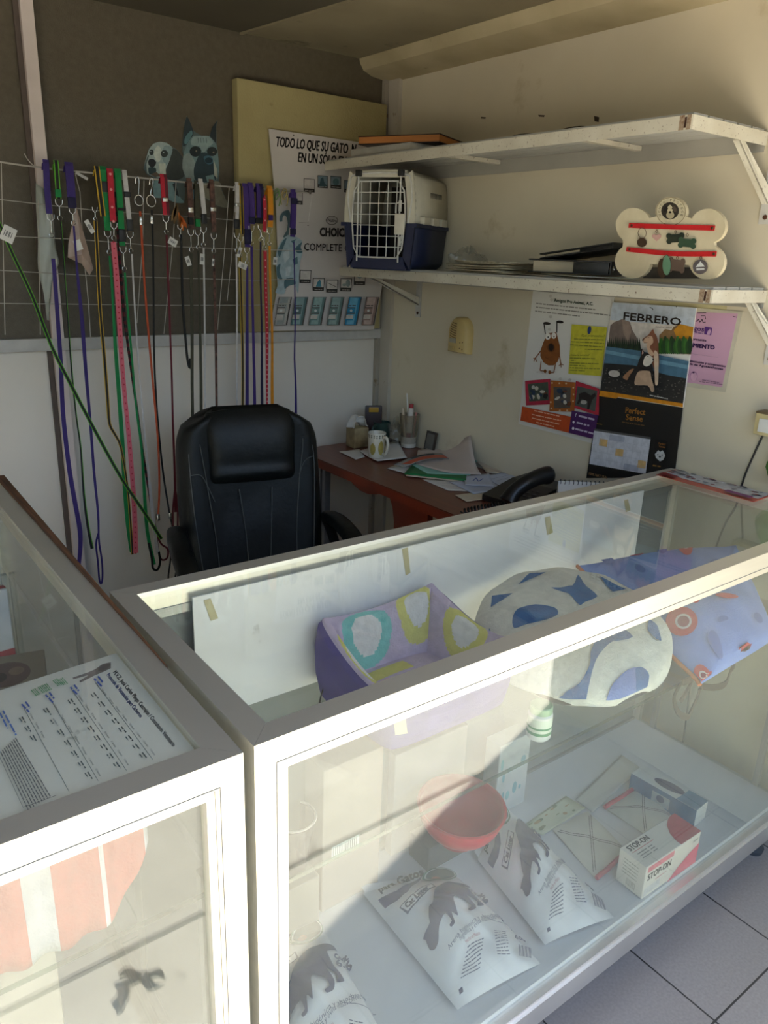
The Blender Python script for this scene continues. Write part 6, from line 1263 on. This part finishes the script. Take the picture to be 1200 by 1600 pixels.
def bagprint(kind):
    def f(d):
        L = lambda pts: pts
        T = d.text
        d.poly([(125, 225), (250, 195), (330, 140), (420, 50), (400, 110), (330, 215), (250, 270), (170, 285), (140, 250)], (62, 60, 116))
        T('para Gatos', (140, 178), (425, 45), 52, (40, 40, 50), 5)
        d.poly([(265, 320), (475, 165), (505, 210), (320, 370)], (86, 88, 110)).poly([(275, 320), (474, 175), (494, 208), (322, 355)], (226, 226, 230)); T('Cat Litter', (316, 340), (462, 232), 36, (60, 62, 90), 4)
        d.ell(515, 62, 98, 66, (52, 110, 84), -.2, 24).ell(518, 58, 88, 58, (206, 214, 210), -.2, 24).ell(520, 56, 80, 52, (66, 84, 84), -.2, 24).ell(500, 84, 28, 22, (150, 96, 84), 0, 14)
        d.round = True; d.poly(CATA, INK1); d.round = False
        T('Cont.', (712, 207), (778, 176), 30, INK2, 3); T('6.6', (730, 252), (806, 215), 44, INK2, 4)
        T('Arena higiénica y absorbente', (582, 604), (908, 345), 24, INK2); T('higiénica y evita malos olores', (655, 575), (892, 376), 24, INK2)
        d.line([(790, 425), (970, 402)], 3, INK2)
        T('Hecho en México', (690, 585), (778, 520), 18, (170, 70, 80))
        for i in range(8): d.small((700-i*7, 600+i*20), (800-i*3, 540+i*20), 9, INK2, .6)
        for i in range(9): d.small((858+i*3, 505+i*14), (925+i*4, 490+i*14), 8, INK2, .6)
        T('600', (978, 510), (1040, 492), 26, INK2, 3)
        for i in range(11): d.line([(1004+i*6.5, 540), (1014+i*6.5, 602)], 2.5 if i % 3 else 5, INK1)
        d.poly([(630, 800), (655, 785), (662, 808), (636, 824)], INK1)
    return f
QA = [atZ(*p, FZ+.01) for p in ((567, 1396), (716, 1371), (845, 1506), (715, 1578))]
litter('middle white cat litter bag, fully visible with its cat silhouette', QA, None, bagprint(0))
QB = [atZ(*p, FZ+.01) for p in ((740, 1354), (792, 1262), (960, 1434), (820, 1482))]
QB[0] = QB[1]+(QB[0]-QB[1]).normalized()*.205; QB[3] = V((1.028, .742, 0)); 
litter('white cat litter bag beside the zip bags, rightmost of the three', QB, None, bagprint(1))
a = atZ(507, 1455, FZ+.01); b = atZ(588, 1598, FZ+.01); dn = (b-a).normalized(); lf = V((dn.y, -dn.x, 0)); lf = lf if lf.x < 0 else -lf
litter('white cat litter bag at far left, cut off by the case frame', [a+lf*.2, a, a+dn*.315, a+dn*.315+lf*.2], None, bagprint(2))
# ---- boxes
def stop_top(d):
    d.text('STOP-ON', (.05, .28), (.40, .28), .2, '3a3634', .008).line([(.05, .36), (.42, .36)], .02, 'c05a62')
    for i in range(3): d.small((.08, .5+.1*i), (.36, .5+.1*i), .05, '8a8684', .7)
    d.poly([(.62, 1), (.62, .8), (.66, .5), (.75, .2), (.85, .05), (.92, .0), (1, .0), (1, 1)], 'c43a50')
def stop_front(d):
    d.rect((.03, .03), (.5, .03), (.5, .2), (.03, .2), 'e0848c').text('STOP-ON', (.04, .46), (.46, .46), .2, '2e2c2c', .008).small((.2, .6), (.4, .6), .05, 'd0a0a4', .7).rect((.02, .68), (.3, .66), (.3, .9), (.02, .92), 'd2d0d0').poly([(.45, 1), (.62, .75), (.82, .5), (1, .35), (1, 1)], 'e0667a').small((.85, .2), (.95, .2), .1, 'b0b0a8', .7)
def stop_left(d):
    for i in range(5): d.small((.2, .2+.1*i), (.75, .2+.1*i), .05, 'b4b0a8', .6)
    for i in range(9): d.line([(.4+i*.04, .68), (.4+i*.04, .88)], .012, '8a8884')
carton('stop_on_box', 'white carton reading STOP-ON with red swooshes, against the front glass', (1.405, .738, FZ+.001), (.205, .072, .088), -.02, pm('stopon_card', (224, 218, 206), .5, ns=6), deco={'top': stop_top, 'front': stop_front, 'left': stop_left})
bpat = lambda d: d.rect((0, 0), (1, 0), (1, 1), (0, 1), '2f6f9a').rect((.35, .25), (.62, .25), (.62, .85), (.35, .85), 'a8bcc4').ell(.48, .5, .06, .2, '3a5a80')
tb_ = carton('glove_box', 'long blue and white carton with a dark opening, behind the STOP-ON box', (1.630, .862, FZ+.001), (.058, .185, .053), .07, pm('pale_blue_card', (204, 208, 206), .5, ns=8), deco={'left': bpat, 'top': lambda d: d.ell(.55, .5, .3, .22, '3e4668', .2).rect((.0, .7), (1, .72), (1, 1), (0, 1), '6e90a8')})
zipf = glass('zip_bag_film', (.93, .93, .9), .30, (226, 222, 212), .05, 18)
def zipbag(label, quad, zipedge):
    t = thing('zip_bag', label, 'zip bag', sum((atZ(*q, FZ+.004) for q in quad), V())/4-V((0, 0, .003)), 'clear zip bags with dashed print')
    Q = [atZ(*q, FZ+.004) for q in quad]
    def sf(u, v, off=0, s=1):
        p = (Q[0]*(1-u)+Q[1]*u)*(1-v)+(Q[3]*(1-u)+Q[2]*u)*v; h = .010*(math.sin(PI*min(max(u, 0), 1))*math.sin(PI*min(max(v, 0), 1)))**.5+.0015*math.sin(11*u+7*v); return V((p.x, p.y, FZ+.004+(h if s > 0 else -.002)+off))
    MB().grid(lambda u, v: sf(u, v), 12, 12).grid(lambda u, v: sf(u, v, 0, -1), 2, 2).build('film', pm('milky_film', (206, 204, 192), .35, ns=12, c2=(188, 186, 174)), t, smooth=60)
    d = Deco(lambda x, y, off: sf(x, y, off+.0008), sub=.12)
    for (p, q) in (((.06, .1), (.94, .9)), ((.94, .1), (.06, .9))):
        for k in (-.03, .03): d.small((p[0]+k, p[1]), (q[0]+k, q[1]), .02, '6a6664', .7, 2)
    d.build('dashed_print', t)
    i = zipedge; e = [(0, 0), (1, 0), (1, 1), (0, 1)]; a, b = e[i], e[(i+1) % 4]
    MB().tube([sf(a[0]+(b[0]-a[0])*k/8, a[1]+(b[1]-a[1])*k/8, .003) for k in range(9)], .006, 8).build('red_zip', pm('red_zip', (196, 60, 84), .4), t, smooth=60)
zipbag('zip bag with dashed print beside a litter bag, red zip towards the front glass', [(863, 1296), (918, 1267), (982, 1330), (932, 1374)], 2)
zipbag('zip bag with dashed print behind the STOP-ON box, red zip at its far edge', [(945, 1263), (1004, 1225), (1056, 1280), (1012, 1306)], 0)
plane_sheet('leaflet', 'greenish printed strip of paper lying left of the zip bags', [(815, 1292), (884, 1244), (915, 1263), (848, 1305)], FZ+.003, pm('greenish_leaflet', (196, 200, 172), .6, ns=12), 'leaflet', draw=rnd_specks(['8a9470', '6a7a5a', 'a8946a'], 14, 9))
plane_sheet('card', 'plain grey card strip behind the zip bags on the bottom board', [(899, 1249), (971, 1179), (1001, 1200), (926, 1269)], FZ+.0065, pm('grey_card', (192, 190, 180), .6, ns=6), 'card', th=.0015)
# ---- back row: bowls, tubs, cartons
def bowl(name, label, c, R, depth, axis, m, cat='bowl'):
    q = V(axis).normalized().to_track_quat('Z', 'Y').to_matrix(); prof = [(R*math.sin(a), depth*(1-math.cos(a))/1) for a in [PI/2*i/14 for i in range(15)]]
    prof = [(r, z-depth) for r, z in prof]; pr = prof+[(R+.004, .001), (R-.001, .003)]+[(r*.965, z*.96+.001) for r, z in prof[::-1]]
    t = thing(name, label, cat, V(c)-V((0, 0, .1))); MB().lathe(pr, c, q, n=48, caps=False).build('bowl', m, t, smooth=60)
    MB().lathe([(R*.45, -depth-.004), (R*.5, -depth+.012)], c, q, n=40, caps=False).build('foot_ring', m, t, smooth=60); return t
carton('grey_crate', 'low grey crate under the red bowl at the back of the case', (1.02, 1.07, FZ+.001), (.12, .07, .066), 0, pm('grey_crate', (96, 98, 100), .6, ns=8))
bowl('pet_bowl', 'red plastic bowl on a low crate behind the right litter bag', (1.035, 1.018, .342), .098, .092, (0, -.08, 1), pm('red_translucent', (196, 34, 52), .3, ns=10, c2=(176, 24, 44)))
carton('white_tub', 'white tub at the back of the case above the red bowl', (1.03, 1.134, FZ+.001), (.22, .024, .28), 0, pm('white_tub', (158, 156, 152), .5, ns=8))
carton('tall_carton', 'white carton with pale teal speckles at the back right of the red bowl', (1.27, 1.105, FZ+.001), (.11, .05, .21), 0, pm('white_speckled', (212, 214, 212), .5), deco={'front': rnd_specks(['8ab8c0', '9ac8c8'], 10, 5)})
def barlab(d):
    d.rect((.15, .55), (.62, .55), (.62, .64), (.15, .64), 'eeeee8')
    for i in range(12): d.line([(.18+i*.035, .56), (.18+i*.035, .63)], .012, '8a8a88')
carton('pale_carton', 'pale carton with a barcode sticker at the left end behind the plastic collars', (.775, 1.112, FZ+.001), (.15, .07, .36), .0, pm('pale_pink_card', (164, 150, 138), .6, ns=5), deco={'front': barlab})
ecol = glass('collar_plastic', (.93, .88, .86), .10, (220, 190, 184), .05, 12)
def collar_cone(label, c, a0, a1, r0, r1, h, rx):
    t = thing('cone_collar', label, 'cone collar', c, 'clear plastic cone collars'); M = Matrix.Rotation(rx, 3, 'Z')
    o = MB().grid(lambda u, v: V(c)+M @ V(((r0+(r1-r0)*v)*math.cos(a0+(a1-a0)*u), (r0+(r1-r0)*v)*math.sin(a0+(a1-a0)*u), h*v)), 30, 6).build('cone', ecol, t, smooth=60); md = o.modifiers.new('t', 'SOLIDIFY'); md.thickness = .0012
    MB().tube([V(c)+M @ V((r1*math.cos(a0+(a1-a0)*i/30), r1*math.sin(a0+(a1-a0)*i/30), h)) for i in range(31)], .0025, 6).build('rim', pm('pale_rim', (222, 206, 198), .4), t, smooth=60)
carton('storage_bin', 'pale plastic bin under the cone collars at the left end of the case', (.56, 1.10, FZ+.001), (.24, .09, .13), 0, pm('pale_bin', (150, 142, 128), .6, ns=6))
collar_cone('clear pinkish plastic cone collar standing on the bin, left of the pair', (.53, 1.09, FZ+.133), .3, 5.4, .035, .065, .17, .4)
collar_cone('clear pinkish plastic cone collar on the bin, nearer the pale carton', (.645, 1.10, FZ+.133), .0, 5.0, .025, .045, .13, 2.0)
# flyer on the top glass at the wall end
t = thing('flyer', 'red-edged glossy flyer lying on the wall end of the long case', 'flyer', (1.87, 1.02, CZ))
FQ = [V((1.822, 1.160, 0)), V((1.922, 1.165, 0)), V((1.926, .886, 0)), V((1.818, .880, 0))]
def fsf(u, v, off=0): p = (FQ[0]*(1-u)+FQ[1]*u)*(1-v)+(FQ[3]*(1-u)+FQ[2]*u)*v; return V((p.x, p.y, CZ+.0006+off))
MB().prism([fsf(0, 0), fsf(1, 0), fsf(1, 1), fsf(0, 1)], (0, 0, .0012)).build('sheet', pm('flyer_red', (186, 76, 60), .35, ns=20), t, smooth=0)
d = Deco(lambda x, y, off: fsf(x, y, off+.0013)); d.rect((.30, .02), (.98, .02), (.98, .98), (.30, .98), 'c2c0c0')
rnd = random.Random(2)
for i in range(36): d.ell(rnd.uniform(.36, .92), rnd.uniform(.05, .95), .06, rnd.uniform(.01, .04), rnd.choice(['7a8088', '5a5460', 'd8d8da', 'a09a98', '8a5a5a']), 0, 8)
d.rect((.02, .02), (.26, .02), (.26, .2), (.02, .2), '8a2a2a').rect((.05, .7), (.24, .7), (.24, .95), (.05, .95), '7a3a6a'); d.build('print', t)

# ================================================================ in and under the left-hand case
PZ = .9618
PQ = [(.297, 1.0, 0), (.299, .708, 0), (-.16, .708, 0), (-.16, .985, 0)]
t = thing('vaccination_sheet', 'white printed vaccination schedule lying under the glass of the left case', 'paper', (.07, .85, PZ))
P = [atZ(180, 1021, PZ), atZ(316, 1172, PZ)]
outl = [V((.293, P[0].y, PZ)), V((.293, .703, PZ)), V((-.15, .703, PZ)), V((-.15, P[0].y-.045, PZ))]
MB().prism([p-V((0, 0, .0008)) for p in outl], (0, 0, .0008)).build('sheet', pm('aged_sheet', (240, 236, 222), .7, c2=(228, 224, 208), ns=5, amt=1, dirt=(150, 150, 132), ds=12, dthr=.66), t, smooth=0)
d = Deco(crop(0, 1000, 3.75, lambda px, py, off: atZ(px, py, PZ+off*.5+.0001)), step=.00003)
d.text('M.V.Z. José Carlos Pliego Castrejón / Consultorio Veterinario', (660, 190), (1012, 625), 26, '2c2c30', 1.5).text('Protocolo de Vacunación para Cachorros', (622, 205), (820, 455), 24, '3a529a', 1.5)
d.poly([(425, 220), (520, 188), (560, 170), (600, 140), (650, 130), (650, 165), (610, 185), (560, 205), (470, 250), (465, 240), (520, 205), (430, 230)], '8a7e78').ell(610, 160, 40, 16, '6e605a', -.5)
for (a, b) in (((560, 250), (895, 700)), ((420, 290), (742, 765)), ((290, 335), (575, 825))): d.line([a, b], 3, '6a7a78')
d.line([(140, 400), (403, 885)], 3, '6a7a78')
for (a, b, n) in (((590, 290), (915, 690), 8), ((455, 325), (760, 750), 8), ((312, 378), (595, 815), 7), ((170, 430), (265, 590), 3)):
    for i in range(n):
        p = (a[0]+(b[0]-a[0])*(i+.05)/n, a[1]+(b[1]-a[1])*(i+.05)/n); q = (a[0]+(b[0]-a[0])*(i+.72)/n, a[1]+(b[1]-a[1])*(i+.72)/n)
        d.text('%d Semanas' % (6+i), p, q, 12, '3e4a46')
        d.small((p[0]-46, p[1]+18), (q[0]-46, q[1]+18), 11, '5a6462', .7); d.small((p[0]-62, p[1]+26), (p[0]-45, p[1]+48), 10, '6a7472', .7)
for (x, y) in ((570, 215), (430, 265), (285, 310), (145, 365)): d.small((x, y), (x+28, y+36), 13, '4a62a8', .8); d.small((x-22, y+14), (x+22, y+60), 13, '4a62a8', .8)
for (x, y) in ((362, 222), (328, 228), (240, 268), (268, 256), (200, 285)):
    for k in range(3): d.small((x-k*10, y+k*5), (x+32-k*10, y+36+k*4), 8, '6aa070', .7)
for k in range(9): d.small((88-k*11, 575+k*10), (292-k*16, 918+k*10), 9, '6a6a68', .7)
d.line([(-60, 560), (135, 980), (330, 910)], 2.5, '5a5a58'); d.small((12, 415), (90, 560), 15, '5a7ab8', .7).small((-5, 430), (40, 520), 15, '5a7ab8', .7)
d.build('print', t)
# striped padded mat standing inside the front glass
t = thing('striped_mat', 'salmon and white striped padded mat standing behind the front glass of the left case', 'pet mat', (.03, .735, .763))
sal = pm('salmon_cloth', (150, 70, 58), .9, ns=30, bump=.3, bs=200); whc = pm('white_cloth', (156, 154, 160), .9, ns=30, bump=.3, bs=200)
xs0, xs1 = -.17, .232
def mat_s(u, v):
    x = xs0+(xs1-xs0)*u; rb = max(0, (u-.80)/.20); zt_, zb_ = .935, .7645+.10*rb**2.5
    return (x, .722+.010*math.sin(x*70)**2+.006*v, zb_+(zt_-zb_)*v)
o = MB().grid(mat_s, 80, 12, mf=lambda u, v: (1 if (.66 < u < .735 or .86 < u < .875 or u > .985 or .40 < u < .46 or .15 < u < .25) else 0)).build('mat', [sal, whc], t, smooth=70); md = o.modifiers.new('t', 'SOLIDIFY'); md.thickness = .02; md.offset = -1
carton('grey_carton', 'pale grey carton under the striped mat at the left edge of the view', (.03, .80, FZ+.001), (.19, .10, .575), 0, pm('grey_white_card', (120, 116, 108), .5, ns=6))
carton('medicine_box', 'white medicine carton with a red stripe deep inside the left case', (.185, 1.47, .763), (.09, .10, .15), .1, pm('med_white', (216, 220, 222), .5), deco={'front': lambda d: d.rect((0, .8), (1, .8), (1, .9), (0, .9), 'a03a48').small((.2, .3), (.8, .3), .08, '4a5a70', .7), 'top': lambda d: d.rect((0, .8), (1, .8), (1, .95), (0, .95), 'a03a48')})
carton('kibble_box', 'brownish picture box in the left case near the medicine carton', (.19, 1.255, .763), (.12, .14, .07), -.2, pm('kibble_card', (150, 138, 120), .5, ns=10), deco={'top': lambda d: d.ell(.5, .5, .3, .3, '6a5048').ell(.4, .55, .1, .12, '3a2a26').ell(.62, .45, .1, .1, '8a7060')})

# leaf litter on the sunlit threshold in front of the cases
for i, (x, y, a) in enumerate(((.36, .07, .5), (.33, .11, 2.0), (.40, .10, 4.0))):
    M = Matrix.Rotation(a, 3, 'Z'); c = V((x, y, .0))
    o = MB().grid(lambda u, v: c+M @ V(((u-.5)*.05, (v-.5)*.026*math.sin(PI*(.06+.88*u)), .002+.012*abs(2*v-1)+.006*math.sin(6*u))), 10, 6).build('dry_leaf', pm('dry_leaf', (92, 78, 60), .9, ns=60), smooth=60)
    md = o.modifiers.new('t', 'SOLIDIFY'); md.thickness = .001
    tag(o, ('curled dry leaf on the threshold, nearest the cases' if i == 1 else 'curled dry leaf on the threshold, the %s of three' % ('leftmost' if i == 0 else 'rightmost')), 'leaf', 'dry leaves on the threshold')
